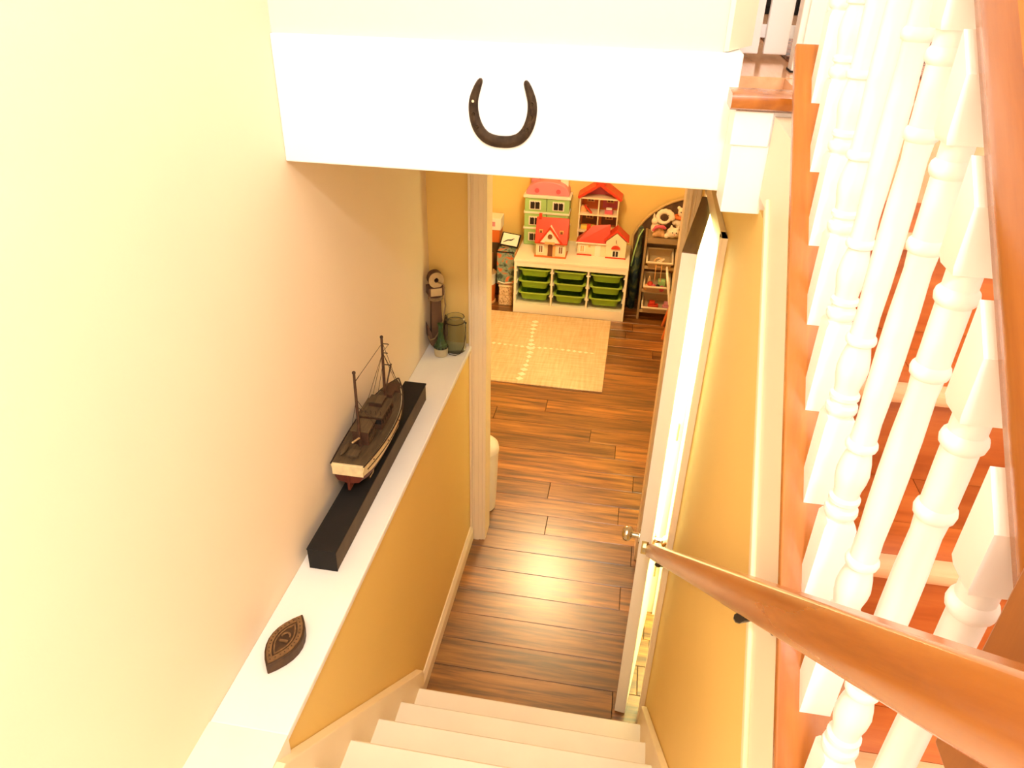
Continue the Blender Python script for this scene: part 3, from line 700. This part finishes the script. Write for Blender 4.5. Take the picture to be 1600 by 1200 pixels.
# ------------------------------------------------------------------ toy houses
C = dict(lgreen=(.36, .60, .22), mint=(.62, .74, .40), pink=(.64, .25, .29), dpink=(.62, .10, .14), cream=(.84, .70, .46), red=(.58, .045, .012), orange=(.64, .15, .025),
         lorange=(.80, .42, .16), dark=(.02, .014, .012), yellow=(.80, .60, .10), white=(.86, .80, .66), brown=(.20, .07, .025))
for k_, c_ in C.items(): M['t_'+k_] = paint('toy_'+k_+'_plastic', c_, .4, .03, 10)
def window(parent, x, y, z, w, h, frame, pane, arched=False, n=2):
    fr_ = part('window', B(x-w/2-.008, x+w/2+.008, y-.005, y+.0005, z-h/2-.008, z+h/2+.008), M[frame], parent)
    g = w/n
    for i in range(n):
        x0 = x-w/2+g*i
        if arched: pts_ = [(x0+.003, z-h/2), (x0+g-.003, z-h/2), (x0+g-.002, z+h*.35), (x0+g*.7, z+h*.5), (x0+g*.35, z+h*.42), (x0+.003, z+h*.5)]; mb = MB().prism(pts_, 'y', y-.008, y-.005)
        else: mb = B(x0+.003, x0+g-.003, y-.008, y-.005, z-h/2, z+h/2)
        part('pane', mb, M[pane], fr_)
    return fr_
HZ = UZ+.0005
# tall green house with a pink dome
gh = thing('toy_house', 'tall green toy house with a pink domed roof on the white unit', 'toy house', (-.71, 6.33, HZ), 'toy houses on the white unit')
part('wall', B(-.905, -.716, 6.245, 6.42, HZ, .915), M['t_lgreen'], gh, bevel=.004)
part('wall', B(-.712, -.520, 6.245, 6.42, HZ, .915), M['t_lgreen'], gh, bevel=.004)
for z in (.645, .785): part('floor_band', B(-.912, -.513, 6.238, 6.42, z-.008, z+.008), M['t_white'], gh, bevel=.002)
part('cornice', B(-.918, -.507, 6.232, 6.42, .915, .938), M['t_white'], gh, bevel=.003)
for z in (.568, .712, .852):
    for x in (-.815, -.612): window(gh, x, 6.245, z, .085, .062, 't_white', 't_dark', True)
n = 14; pts_ = [(-.712-.188*math.cos(PI*i/n), .938+.118*math.sin(PI*i/n)**.8) for i in range(n+1)]
rf = part('roof', MB().prism(pts_, 'y', 6.26, 6.42), M['t_pink'], gh, bevel=.006)
part('chimney', B(-.872, -.800, 6.36, 6.42, .98, 1.09), M['t_pink'], gh, bevel=.006)
part('dormer', MB().prism([(-.615, .98), (-.545, .98), (-.545, 1.07), (-.565, 1.09), (-.615, 1.08)], 'y', 6.34, 6.42), M['t_white'], gh, bevel=.004)
for x in (-.805, -.620): part('round_window', MB().lathe([(.020, -.006), (.020, .004)], (x, 6.26, .975), 14, 'y'), M['t_dpink'], gh)
# tall red roofed open house
rh = thing('toy_house', 'tall open toy house with a red gable roof and furnished rooms', 'toy house', (-.266, 6.33, HZ), 'toy houses on the white unit')
part('back_wall', B(-.434, -.098, 6.405, 6.42, HZ, .955), M['t_orange'], rh)
for x in (-.434, -.272, -.108): part('upright', B(x, x+.010, 6.245, 6.405, HZ, .948), M['t_cream'], rh)
for z in (HZ, .645, .795, .938): part('storey', B(-.436, -.096, 6.240, 6.405, z, z+.012), M['t_cream'], rh)
pts_ = [(-.452, .955), (-.265, 1.085), (-.072, .952), (-.086, .935), (-.265, 1.052), (-.440, .937)]
part('roof', MB().prism(pts_, 'y', 6.225, 6.42), M['t_red'], rh, bevel=.003)
part('gable', MB().prism([(-.425, .951), (-.265, 1.05), (-.105, .951)], 'y', 6.36, 6.38), M['t_dpink'], rh)
part('roof_ridge', B(-.305, -.225, 6.24, 6.42, 1.062, 1.094), M['t_red'], rh, bevel=.004)
for x, z, c_ in ((-.345, .885, 't_orange'), (-.175, .885, 't_dpink'), (-.345, .735, 't_brown'), (-.175, .735, 't_brown')):
    part('room_paper', B(x-.065, x+.065, 6.398, 6.4049, z-.06, z+.05), M[c_], rh)
    window(rh, x, 6.398, z+.018, .05, .045, 't_lorange', 't_brown')
for nm, bx_, c_ in (('bed', (-.215, -.145, 6.27, 6.34, .8075, .835), 't_dpink'), ('pillow', (-.205, -.155, 6.30, 6.34, .8355, .850), 't_white'), ('sofa', (-.41, -.29, 6.28, 6.33, .6575, .69), 't_yellow'), ('shelf', (-.42, -.37, 6.30, 6.34, .8075, .86), 't_lorange'), ('table', (-.19, -.13, 6.28, 6.33, .6575, .685), 't_lorange')):
    part(nm, B(*bx_), M[c_], rh, bevel=.004)
part('slide', MB().prism([(-.395, .87), (-.385, .88), (-.32, .812), (-.33, .808)], 'y', 6.26, 6.29), M['t_red'], rh)
# small cottage
ch = thing('toy_house', 'small cottage toy house with a steep orange roof and white gable', 'toy house', (-.63, 6.05, HZ), 'toy houses on the white unit')
cy0, cy1 = 5.965, 6.13
part('base', B(-.768, -.497, cy0-.012, cy1, HZ, HZ+.012), M['t_orange'], ch, bevel=.002)
part('wall', B(-.758, -.505, cy0, cy1, HZ+.012, .625), M['t_cream'], ch, bevel=.002)
part('roof', MB().prism([(cy0-.018, .615), (cy0-.018, .627), (cy0+.075, .815), (cy0+.090, .815), (cy1+.015, .627), (cy1+.015, .615)], 'x', -.768, -.492), M['t_red'], ch, bevel=.003)
part('gable', MB().prism([(-.735, .628), (-.535, .628), (-.64, .765)], 'y', cy0-.022, cy0+.05), M['t_white'], ch)
part('gable_window', MB().lathe([(.020, -.006), (.020, .003)], (-.638, cy0-.024, .685), 14, 'y'), M['t_brown'], ch)
for s_ in ((-.745, -.64), (-.525, -.64)):
    part('gable_trim', MB().prism([(s_[0], .622), (s_[0]+(.018 if s_[0] < -.64 else -.018), .622), (-.64, .750), (-.64, .775)], 'y', cy0-.030, cy0-.0225), M['t_red'], ch)
part('balcony', B(-.68, -.595, cy0-.04, cy0-.0305, .622, .640), M['t_lorange'], ch)
part('chimney', B(-.75, -.725, 6.03, 6.06, .80, .845), M['t_red'], ch)
window(ch, -.715, cy0, .565, .034, .055, 't_white', 't_brown'); window(ch, -.545, cy0, .565, .034, .055, 't_white', 't_brown')
part('door', MB().prism([(-.655, HZ+.012), (-.615, HZ+.012), (-.615, .600), (-.622, .612), (-.648, .612), (-.655, .600)], 'y', cy0-.006, cy0-.0002), M['t_brown'], ch)
part('door_leaf', B(-.612, -.590, cy0-.012, cy0-.0065, HZ+.012, .60), M['t_lorange'], ch)
for x in (-.722, -.548):
    sky = part('roof_window', B(x-.016, x+.016, cy0+.018, cy0+.034, .688, .725), M['t_lorange'], ch); part('pane', B(x-.010, x+.010, cy0+.0165, cy0+.018, .694, .718), M['t_brown'], sky)
# wide bungalow
wh = thing('toy_house', 'wide cream bungalow toy house with a red hipped roof', 'toy house', (-.2, 6.15, HZ), 'toy houses on the white unit')
wy = 6.07
part('wall', B(-.414, -.17, wy+.02, 6.215, HZ, .612), M['t_cream'], wh, bevel=.002)
part('wing', MB().prism([(-.172, HZ), (.0, HZ), (.0, .64), (-.086, .715), (-.172, .64)], 'y', wy-.005, 6.20), M['t_cream'], wh, bevel=.002)
part('base', B(-.17, .004, wy-.012, wy-.0055, HZ, HZ+.010), M['t_red'], wh)
part('base', B(-.416, -.29, wy+.012, wy+.0195, HZ, HZ+.010), M['t_red'], wh)
V8 = [(-.428, wy+.005, .604), (-.428, 6.222, .604), (-.14, 6.222, .604), (-.14, wy+.005, .604), (-.30, 6.135, .745), (-.15, 6.135, .765)]
part('roof', MB().add(V8, [(0, 1, 2, 3), (0, 3, 5, 4), (1, 0, 4), (2, 1, 4, 5), (3, 2, 5)]), M['t_red'], wh)
part('eave', B(-.430, -.172, wy+.000, wy+.0045, .602, .612), M['t_white'], wh)
part('wing_roof', MB().prism([(-.186, .634), (-.086, .722), (.016, .640), (.020, .655), (-.086, .745), (-.192, .648)], 'y', wy-.014, 6.21), M['t_red'], wh, bevel=.002)
window(wh, -.372, wy+.02, .552, .034, .05, 't_white', 't_lorange'); window(wh, -.086, wy-.005, .535, .05, .045, 't_white', 't_dark')
part('door', B(-.262, -.215, wy+.012, wy+.0198, HZ, .588), M['t_white'], wh)
n = 10; part('awning', MB().prism([(-.086-.038*math.cos(PI*i/n), .578+.030*math.sin(PI*i/n)) for i in range(n+1)], 'y', wy-.018, wy-.0055), M['t_red'], wh)
part('weather_vane', B(-.088, -.084, wy-.010, wy-.0055, .625, .655), M['t_brown'], wh)
part('chimney', B(-.350, -.318, 6.14, 6.17, .69, .745), M['t_red'], wh)
part('heart', MB().ball((-.312, wy+.018, .575), (.010, .004, .008), 8, 6), M['t_lorange'], wh)

# ------------------------------------------------------------------ left corner clutter
M['fabric'] = None
def blotch(name, cols, scale, rough=.8):
    m, nt, b = new_mat(name); N, L = nt.nodes, nt.links
    tc = N.new('ShaderNodeTexCoord'); no = N.new('ShaderNodeTexNoise'); no.inputs['Scale'].default_value = scale; no.inputs['Detail'].default_value = 2; no.inputs['Distortion'].default_value = 1.2
    L.new(tc.outputs['Object'], no.inputs['Vector']); r = N.new('ShaderNodeValToRGB'); r.color_ramp.interpolation = 'CONSTANT'
    e = r.color_ramp.elements; e[0].position = 0; e[0].color = cols[0]+(1,); e[1].position = .42; e[1].color = cols[1]+(1,)
    for i, c in enumerate(cols[2:]): x = e.new(.50+.08*i); x.color = c+(1,)
    L.new(no.outputs['Fac'], r.inputs['Fac']); L.new(r.outputs[0], b.inputs['Base Color']); b.inputs['Roughness'].default_value = rough
    return m
M['fish'] = blotch('sea_print', [(.05, .08, .07), (.16, .24, .18), (.26, .32, .22), (.62, .16, .06)], 14)
M['dots'] = blotch('dotted_card', [(.36, .20, .12), (.74, .52, .28), (.78, .58, .34)], 55)
bx1 = solo('gift_box', B(-1.078, -.957, 5.98, 6.12, .0005, .092), M['dots'], 'small dotted beige box on the floor beside the white unit', 'box', 'dotted boxes', bevel=.006)
bx2 = thing('gift_box', 'small dotted beige box stacked upon another one', 'box', (-1.017, 6.05, .0925), 'dotted boxes')
part('body', B(-1.075, -.96, 5.985, 6.115, .093, .175), M['dots'], bx2, bevel=.006); part('lid', B(-1.080, -.955, 5.98, 6.12, .1755, .192), M['t_cream'], bx2, bevel=.004)
cb = thing('cooler_bag', 'teal sea print cooler bag with an open white lid', 'bag', (-1.02, 6.06, .193))
part('body', B(-1.10, -.945, 5.99, 6.13, .1935, .50), M['fish'], cb, bevel=.012)
part('side_panel', B(-.9445, -.938, 6.0, 6.12, .20, .49), M['t_lorange'], cb)
ld = MB().box(-.085, .085, -.012, 0, 0, .13); ld.xf(Matrix.Translation((-1.015, 6.10, .505)) @ Matrix.Rotation(-.75, 4, 'X') @ Matrix.Rotation(.12, 4, 'Y'))
lid = part('lid_trim', ld, M['black'], cb, bevel=.006)
ld = MB().box(-.072, .072, -.016, -.0125, .012, .118); ld.xf(Matrix.Translation((-1.015, 6.10, .505)) @ Matrix.Rotation(-.75, 4, 'X') @ Matrix.Rotation(.12, 4, 'Y'))
part('lid_panel', ld, M['t_white'], lid)
ld = MB().tube([(-.055, -.018, .03), (-.02, -.018, .055), (.01, -.018, .06), (.035, -.018, .08)], [.004, .010, .012, .004], 8, .4); ld.xf(Matrix.Translation((-1.015, 6.10, .505)) @ Matrix.Rotation(-.75, 4, 'X') @ Matrix.Rotation(.12, 4, 'Y'))
part('print', ld, M['black'], lid)
part('zip', MB().tube([(-1.10, 5.988, .498), (-.945, 5.988, .498)], .005, 6), M['black'], cb)
part('strap', MB().tube([(-1.085, 5.985, .225), (-1.03, 5.975, .215), (-.955, 5.98, .225)], .005, 6), M['t_white'], cb)
# orange and white tub with brown sticks
tb = thing('toy_tub', 'orange and white tub holding brown sticks in the playroom corner', 'tub', (-1.222, 6.05, 0))
part('body', MB().lathe([(.085, .001), (.095, .006), (.100, .10), (.104, .18)], (-1.222, 6.05, 0), 24), M['t_orange'], tb, smooth=50)
part('band', MB().lathe([(.105, .1805), (.109, .27), (.112, .275), (.108, .278), (.100, .27), (.098, .1805)], (-1.222, 6.05, 0), 24, closed_ends=False), M['t_white'], tb, smooth=50)
part('foot_ring', MB().lathe([(.104, .001), (.106, .012), (.1, .02)], (-1.222, 6.05, 0), 24), M['t_lorange'], tb, smooth=50)
random.seed(5)
for i, lb in enumerate(('tallest brown stick in the orange and white tub', 'thin brown stick leaning right in the orange and white tub', 'short brown stick at the back of the orange and white tub')):
    a = 2*PI*i/3-.4
    solo('toy_stick', MB().tube([(-1.222+.04*math.cos(a), 6.05+.04*math.sin(a), .19), (-1.222+.06*math.cos(a+.4), 6.05+.06*math.sin(a+.4), .33), (-1.222+.07*math.cos(a+.5), 6.05+.06*math.sin(a+.5), (.46, .42, .37)[i])], [(.024, .016, .022)[i], (.020, .013, .02)[i], .010], 8), M['t_brown'], lb, 'stick', 'brown sticks in the tub', smooth=60)
sb = thing('carton_stack', 'white and orange carton standing on a dark crate in the corner', 'carton', (-1.2, 6.28, 0))
part('crate', B(-1.30, -1.125, 6.20, 6.38, .0005, .50), M['blackside'], sb, bevel=.006)
part('carton', B(-1.30, -1.115, 6.20, 6.36, .5005, .615), M['t_orange'], sb, bevel=.004)
lc = part('carton_top', B(-1.305, -1.105, 6.195, 6.365, .6155, .72), M['t_white'], sb, bevel=.004)
part('label', B(-1.19, -1.155, 6.193, 6.1948, .65, .69), M['t_pink'], lc)

# ------------------------------------------------------------------ right corner: toy rack, soft toys, arch, bag, chair
M['rack'] = paint('rack_taupe_board', (.30, .20, .09), .55, .1, 12)
M['trayw'] = paint('tray_cream_plastic', (.80, .68, .46), .4, .03, 6)
M['trayt'] = paint('tray_tan_plastic', (.52, .38, .20), .45, .05, 6)
rk = thing('toy_rack', 'taupe sloping toy rack with cream trays beside the white unit', 'toy rack', (.44, 6.12, 0))
def side(x): return MB().prism([(5.955, .0005), (6.28, .0005), (6.28, .71), (6.06, .71)], 'x', x-.009, x+.009)
part('side_panel', side(.160), M['rack'], rk, bevel=.002); part('side_panel', side(.66), M['rack'], rk, bevel=.002)
part('top_shelf', B(.170, .650, 6.055, 6.28, .685, .703), M['rack'], rk, bevel=.002)
part('top_rail', B(.170, .650, 6.045, 6.055, .66, .703), M['rack'], rk)
part('back_board', B(.170, .650, 6.266, 6.278, .05, .68), M['rack'], rk)
for z, y in ((.45, 6.03), (.25, 6.0), (.07, 5.975)): part('cross_rail', B(.170, .650, y, y+.012, z-.012, z+.014), M['trayt'], rk)
def tray(cx, z, y, w, label):
    t = thing('toy_tray', label, 'tray', (cx, y+.1, z-.05), 'cream trays in the toy rack')
    A = Matrix.Translation((cx, y, z)) @ Matrix.Rotation(.28, 4, 'X')
    def rc(x, ya, yb, zz): return [(-x, ya, zz), (x, ya, zz), (x, yb, zz), (-x, yb, zz)]
    mb = MB().rings([rc(w-.02, .02, .19, -.065), rc(w-.004, .002, .205, 0), rc(w-.010, .008, .20, 0), rc(w-.024, .024, .185, -.060)]).xf(A)
    part('tray_body', mb, M['trayt'], t)
    o_ = rc(w+.004, -.008, .212, 0); i_ = rc(w-.011, .009, .199, 0)
    vs_ = [(p[0], p[1], zz) for zz in (-.008, .006) for p in o_]+[(p[0], p[1], zz) for zz in (-.008, .006) for p in i_]; fs_ = []
    for q in range(4):
        j = (q+1) % 4; fs_ += [(q, j, 4+j, 4+q), (8+j, 8+q, 12+q, 12+j), (4+q, 4+j, 12+j, 12+q), (j, q, 8+q, 8+j)]
    part('rim', MB().add(vs_, fs_).xf(A), M['trayw'], t, bevel=.003)
tray(.290, .515, 5.985, .110, 'cream tray at the upper left of the taupe toy rack')
tray(.530, .515, 5.985, .110, 'cream tray at the upper right of the taupe toy rack')
tray(.290, .305, 5.960, .110, 'cream tray at the middle left of the taupe toy rack')
tray(.530, .305, 5.960, .110, 'cream tray at the middle right of the taupe toy rack')
tray(.408, .125, 5.93, .225, 'wide cream tray at the bottom of the taupe toy rack')
M['twood'] = paint('toy_pale_wood', (.66, .42, .18), .6, .1, 20)
nb = thing('wooden_beads', 'pale string toy in the upper left tray of the rack', 'toy', (.285, 6.03, .48))
part('ring', MB().tube([(.285+.040*math.cos(a), 6.035+.025*math.sin(a), .50+.03*math.sin(a)) for a in [2*PI*i/18 for i in range(19)]], .009, 8), M['twood'], nb, smooth=60)
part('ring', MB().tube([(.295+.030*math.cos(a), 6.03+.02*math.sin(a), .515+.02*math.cos(a)) for a in [2*PI*i/18 for i in range(19)]], .007, 8), M['t_cream'], nb, smooth=60)
for x in (.265, .312): part('string', MB().tube([(x, 6.01, .50), (x-.002, 5.955, .47), (x, 5.955, .36)], .003, 6), M['t_lorange'], nb)
for i, (x, y, z, r, c_, lb) in enumerate([(.235, 6.02, .30, .028, 't_red', 'red toy ball'), (.265, 6.0, .29, .024, 't_dpink', 'crimson toy ball'), (.20, 6.0, .285, .024, 't_lorange', 'tan toy ball'), (.335, 5.99, .285, .024, 't_dpink', 'pink toy egg'), (.30, 6.02, .285, .022, 't_dark', 'black toy ball')]):
    solo('toy_ball', MB().ball((x, y, z), (r, r, r*1.15), 14, 10), M[c_], lb+' in the middle left tray of the rack', 'toy', 'small toys in the middle tray', smooth=60)
solo('toy_block', MB().box(.30, .365, 6.03, 6.08, .285, .345), M['t_lgreen'], 'green toy block in the middle left tray of the rack', 'toy', 'small toys in the middle tray', bevel=.008)
solo('toy_cone', MB().lathe([(.020, 0), (.014, .04), (.004, .075)], (.225, 6.07, .285), 12), M['twood'], 'pale wooden toy cone in the middle left tray', 'toy', 'small toys in the middle tray')
for x0, c_, lb in ((.235, 't_red', 'red toy vehicle at the left of the bottom tray'), (.36, 't_pink', 'pink toy vehicle beside the red one in the bottom tray')):
    tv = thing('toy_vehicle', lb, 'toy', (x0+.045, 6.0, .10), 'toy vehicles in the bottom tray')
    part('body', B(x0, x0+.09, 5.965, 6.02, .098, .135), M[c_], tv, bevel=.006); part('cab', B(x0+.01, x0+.06, 5.97, 6.015, .1355, .165), M[c_], tv, bevel=.006)
    for x in (x0+.02, x0+.07): part('wheel', MB().lathe([(.014, -.004), (.014, .004)], (x, 5.961, .100), 12, 'y'), M['t_dark'], tv)

# soft toys on the rack: joined balls remeshed into one skin
M['plushw'] = paint('plush_white', (.80, .70, .50), .95, .06, 60, .5)
M['plushb'] = paint('plush_tan', (.62, .36, .16), .95, .1, 60, .5)
def plush(name, label, mat, balls, org):
    t = thing(name, label, 'soft toy', org, 'soft toys on the rack')
    mb = MB()
    for c, r in balls: mb.ball((org[0]+c[0], org[1]+c[1], org[2]+c[2]), r, 14, 10)
    o = part('body', mb, mat, t)
    m = o.modifiers.new('remesh', 'REMESH'); m.mode = 'VOXEL'; m.voxel_size = .006; m.use_smooth_shade = True
    m = o.modifiers.new('smooth', 'SMOOTH'); m.iterations = 6
    return t
PZ = .704
def dot(t, nm, c, r, mat): return part(nm, MB().ball((ORG[t.name][0]+c[0], ORG[t.name][1]+c[1], ORG[t.name][2]+c[2]), r, 10, 8), M[mat], t, smooth=60)
tdy = plush('plush_bear', 'white plush bear with a rust scarf high on the toy pile', M['plushw'], [((0, 0, .055), (.05, .045, .055)), ((.01, -.01, .145), (.046, .042, .042)), ((.012, -.05, .138), (.022, .022, .018)), ((-.03, 0, .182), .016), ((.048, 0, .182), .016), ((-.05, -.02, .06), .024), ((.055, -.02, .06), .024)], (.43, 6.20, PZ+.045))
for c, r in (((-.012, -.046, .158), .005), ((.032, -.046, .158), .005), ((.013, -.072, .142), .007)): dot(tdy, 'eye' if r < .006 else 'nose', c, r, 't_dark')
part('scarf', MB().tube([(.43+.048*math.cos(a), 6.20+.046*math.sin(a), PZ+.045+.105) for a in [2*PI*i/16 for i in range(17)]], .016, 8), M['t_orange'], tdy, smooth=60)
crl = plush('plush_snake', 'curled white plush toy lying left of the plush bear', M['plushw'], [((.062*math.cos(a)*(1-.04*a), 0.0+.02*math.sin(a), .06+.050*math.sin(a)*(1-.04*a)), .028-.0012*i) for i, a in enumerate([.5*i for i in range(13)])], (.29, 6.17, PZ+.085))
dot(crl, 'eye', (.03, -.032, .09), .004, 't_dark')
cat = plush('plush_kitten', 'white plush animal lying at the front of the toy pile', M['plushw'], [((0, 0, .045), (.050, .040, .045)), ((.015, -.01, .050), (.045, .040, .040)), ((-.012, .0, .092), (.012, .010, .020)), ((.045, .0, .090), (.012, .010, .020)), ((.045, .0, .03), (.028, .024, .024)), ((-.045, -.02, .02), .022)], (.365, 6.09, PZ+.001))
for c in ((0, -.048, .060), (.032, -.048, .060)): dot(cat, 'eye', c, .005, 't_dark')
dot(cat, 'nose', (.016, -.052, .045), .004, 't_dpink')
dol = plush('plush_doll', 'plush toy with a pink bow at the left front of the pile', M['plushb'], [((0, 0, .040), (.045, .036, .040)), ((-.03, -.01, .02), .022), ((.035, -.015, .02), .022), ((0, -.01, .08), (.03, .03, .028))], (.255, 6.09, PZ+.001))
part('bow', MB().tube([(.205, 6.065, PZ+.06), (.225, 6.05, PZ+.095), (.25, 6.045, PZ+.105), (.285, 6.05, PZ+.10), (.305, 6.065, PZ+.085)], [.010, .016, .013, .016, .010], 8), M['t_dpink'], dol, smooth=60)
plush('plush_dog', 'tan plush toy squeezed in at the right of the pile', M['plushb'], [((0, 0, .05), (.05, .04, .05)), ((.0, -.03, .09), (.035, .035, .032)), ((-.035, -.03, .085), (.014, .012, .028)), ((.035, -.03, .085), (.014, .012, .028)), ((-.04, -.05, .015), .020)], (.505, 6.10, PZ+.001))
plush('plush_rabbit', 'white plush toy at the far left behind the pink bow', M['plushw'], [((0, 0, .05), (.040, .04, .05)), ((-.01, -.01, .11), (.030, .03, .028)), ((-.02, 0, .15), (.010, .010, .028)), ((.01, 0, .15), (.010, .010, .028))], (.225, 6.17, PZ+.001))

# dark arched panel behind the toys
M['arch'] = wood('arch_dark_board', [(.07, .035, .015), (.16, .085, .04)], .6, (12, 12, 1.5), 2, .05)
M['archt'] = paint('arch_tan_edge', (.62, .42, .16), .6, .08, 20)
ar = thing('arched_panel', 'dark arched board with a tan rim leaning behind the soft toys', 'panel', (.60, 6.38, 0))
acx, arR, acz = .62, .62, .367
base_ = [(acx+arR*math.cos(a), acz+arR*math.sin(a)) for a in [PI*i/40 for i in range(41)] if acx+arR*math.cos(a) > .052]
base_.append((.050, acz+math.sqrt(arR**2-.57**2)))
part('board', MB().prism([(acx+arR, .0005)]+base_+[(.050, .0005)], 'y', 6.375, 6.40), M['arch'], ar)
part('rim', MB().tube([(acx+arR, 6.372, .012)]+[(p[0], 6.372, p[1]) for p in base_]+[(.050, 6.372, .012)], .012, 8), M['archt'], ar, smooth=60)
# crumpled blue green bag between unit and rack
M['bagc'] = blotch('blue_green_cloth', [(.012, .03, .04), (.03, .06, .05), (.08, .11, .05), (.15, .16, .07)], 9)
random.seed(11); mb = MB(); rgs = []
for k in range(13):
    t = k/12; z = .02+.70*t; w = .032+.008*math.sin(t*5)+(.006 if .4 < t < .8 else 0); dpt = .10-.05*t
    xo = .092+.016*t*t
    rgs.append([(xo+w*(1+.22*random.uniform(-1, 1))*math.cos(2*PI*i/16)*(.85 if t > .9 else 1), 6.24+dpt*(1+.15*random.uniform(-1, 1))*math.sin(2*PI*i/16), z+random.uniform(-.008, .008) if 0 < k else .001) for i in range(16)])
bg = thing('cloth_bag', 'crumpled dark blue green cloth bag between the white unit and the rack', 'bag', (.10, 6.24, 0))
bo_ = part('body', mb.rings(rgs), M['bagc'], bg, smooth=60)
part('seam', MB().tube([(.058, 6.165, .40), (.075, 6.15, .55), (.10, 6.16, .68), (.13, 6.18, .735)], .006, 6), M['t_lgreen'], bg, smooth=60)

# child chair half hidden by the door
M['cgreen'] = paint('pale_green_plastic', (.56, .60, .16), .4, .04, 8)
cc = thing('child_chair', 'pale green child chair with wooden legs half hidden behind the door', 'chair', (.52, 5.72, 0))
for x, y, dx, dy in ((.375, 5.60, .06, .04), (.68, 5.60, -.06, .04), (.375, 5.86, .06, -.04), (.68, 5.86, -.06, -.04)):
    part('leg', MB().tube([(x, y, .001), (x+dx, y+dy, .27)], [.012, .017], 10), M['t_orange'], cc, smooth=60)
part('seat', B(.40, .66, 5.60, 5.86, .27, .295), M['cgreen'], cc, bevel=.012)
part('backrest', MB().prism([(5.64, .30), (5.82, .30), (5.84, .48), (5.81, .545), (5.65, .545), (5.62, .48)], 'x', .385, .400).xf(Matrix.Translation((.39, 0, .30)) @ Matrix.Rotation(-.2, 4, 'Y') @ Matrix.Translation((-.39, 0, -.30))), M['cgreen'], cc, bevel=.005)
part('backrest_rim', MB().tube([(.392, 5.635, .30), (.36, 5.615, .48), (.345, 5.65, .548), (.345, 5.81, .548), (.36, 5.845, .48), (.392, 5.825, .30)], .009, 8), M['t_white'], cc, smooth=60)

# basement ceiling lamp (out of sight behind the header; its reflection shows on the planks)
cl = thing('ceiling_lamp', 'round opal ceiling lamp of the playroom, mirrored on the planks', 'lamp', (-.42, 4.8, 2.25))
part('base', MB().lathe([(.19, 2.285), (.19, 2.2995)], (-.42, 4.8, 0), 28), M['white'], cl)
M['opal'] = paint('opal_glow', (1, .80, .5), .4, 0, 5, emis=6)
part('shade', MB().lathe([(.002, 2.228), (.08, 2.232), (.14, 2.25), (.18, 2.2845)], (-.42, 4.8, 0), 28), M['opal'], cl, smooth=60)

# ------------------------------------------------------------------ upper room beyond the landing
sg = thing('safety_gate', 'white slatted gate standing at the top of the oak stairs', 'gate', (.33, 2.1, ZU))
for x0, x1 in ((.228, .285), (.298, .357), (.372, .432)): part('slat', B(x0, x1, 2.18, 2.20, ZU+.012, ZU+.75), M['balus'], sg, bevel=.003)
part('rail', B(.226, .45, 2.20, 2.215, ZU+.05, ZU+.08), M['balus'], sg); part('rail', B(.226, .45, 2.20, 2.215, ZU+.66, ZU+.70), M['balus'], sg)
for x in (.232, .44): part('foot', B(x-.008, x+.008, 2.18, 2.215, ZU+.0005, ZU+.012), M['black'], sg)
gp = thing('gate_post', 'white grooved post on the upper floor beside the gate', 'post', (.36, 1.97, ZU))
part('post', B(.336, .40, 1.945, 2.0, ZU+.0005, ZU+1.1), M['balus'], gp, bevel=.004)
part('face_moulding', B(.350, .386, 1.938, 1.9445, ZU+.02, ZU+1.05), M['balus'], gp, bevel=.002)
part('shoe', B(.334, .402, 1.940, 2.002, ZU+.0002, ZU+.004), M['black'], gp)  # black strip standing in for the shadow line under the post
M['rug2'] = blotch('patterned_rug', [(.10, .05, .04), (.36, .16, .10), (.46, .30, .22), (.20, .16, .15)], 22)
solo('hall_rug', B(.36, 1.25, 1.92, 2.75, ZU+.0005, ZU+.010), M['rug2'], 'patterned reddish rug on the upper floor behind the balusters', 'rug', bevel=.002)
bc = thing('black_cabinet', 'black low cabinet in the upper room seen between the balusters', 'cabinet', (.85, 4.1, ZU))
part('body', B(.30, 1.33, 3.92, 4.30, ZU+.0005, ZU+.80), M['black'], bc, bevel=.004)
for i in range(3): dd = part('door', B(.315+.338*i, .645+.338*i, 3.905, 3.9195, ZU+.03, ZU+.77), M['black'], bc, bevel=.003); part('handle', B(.62+.338*i, .63+.338*i, 3.89, 3.9045, ZU+.35, ZU+.50), M['steel'], dd)
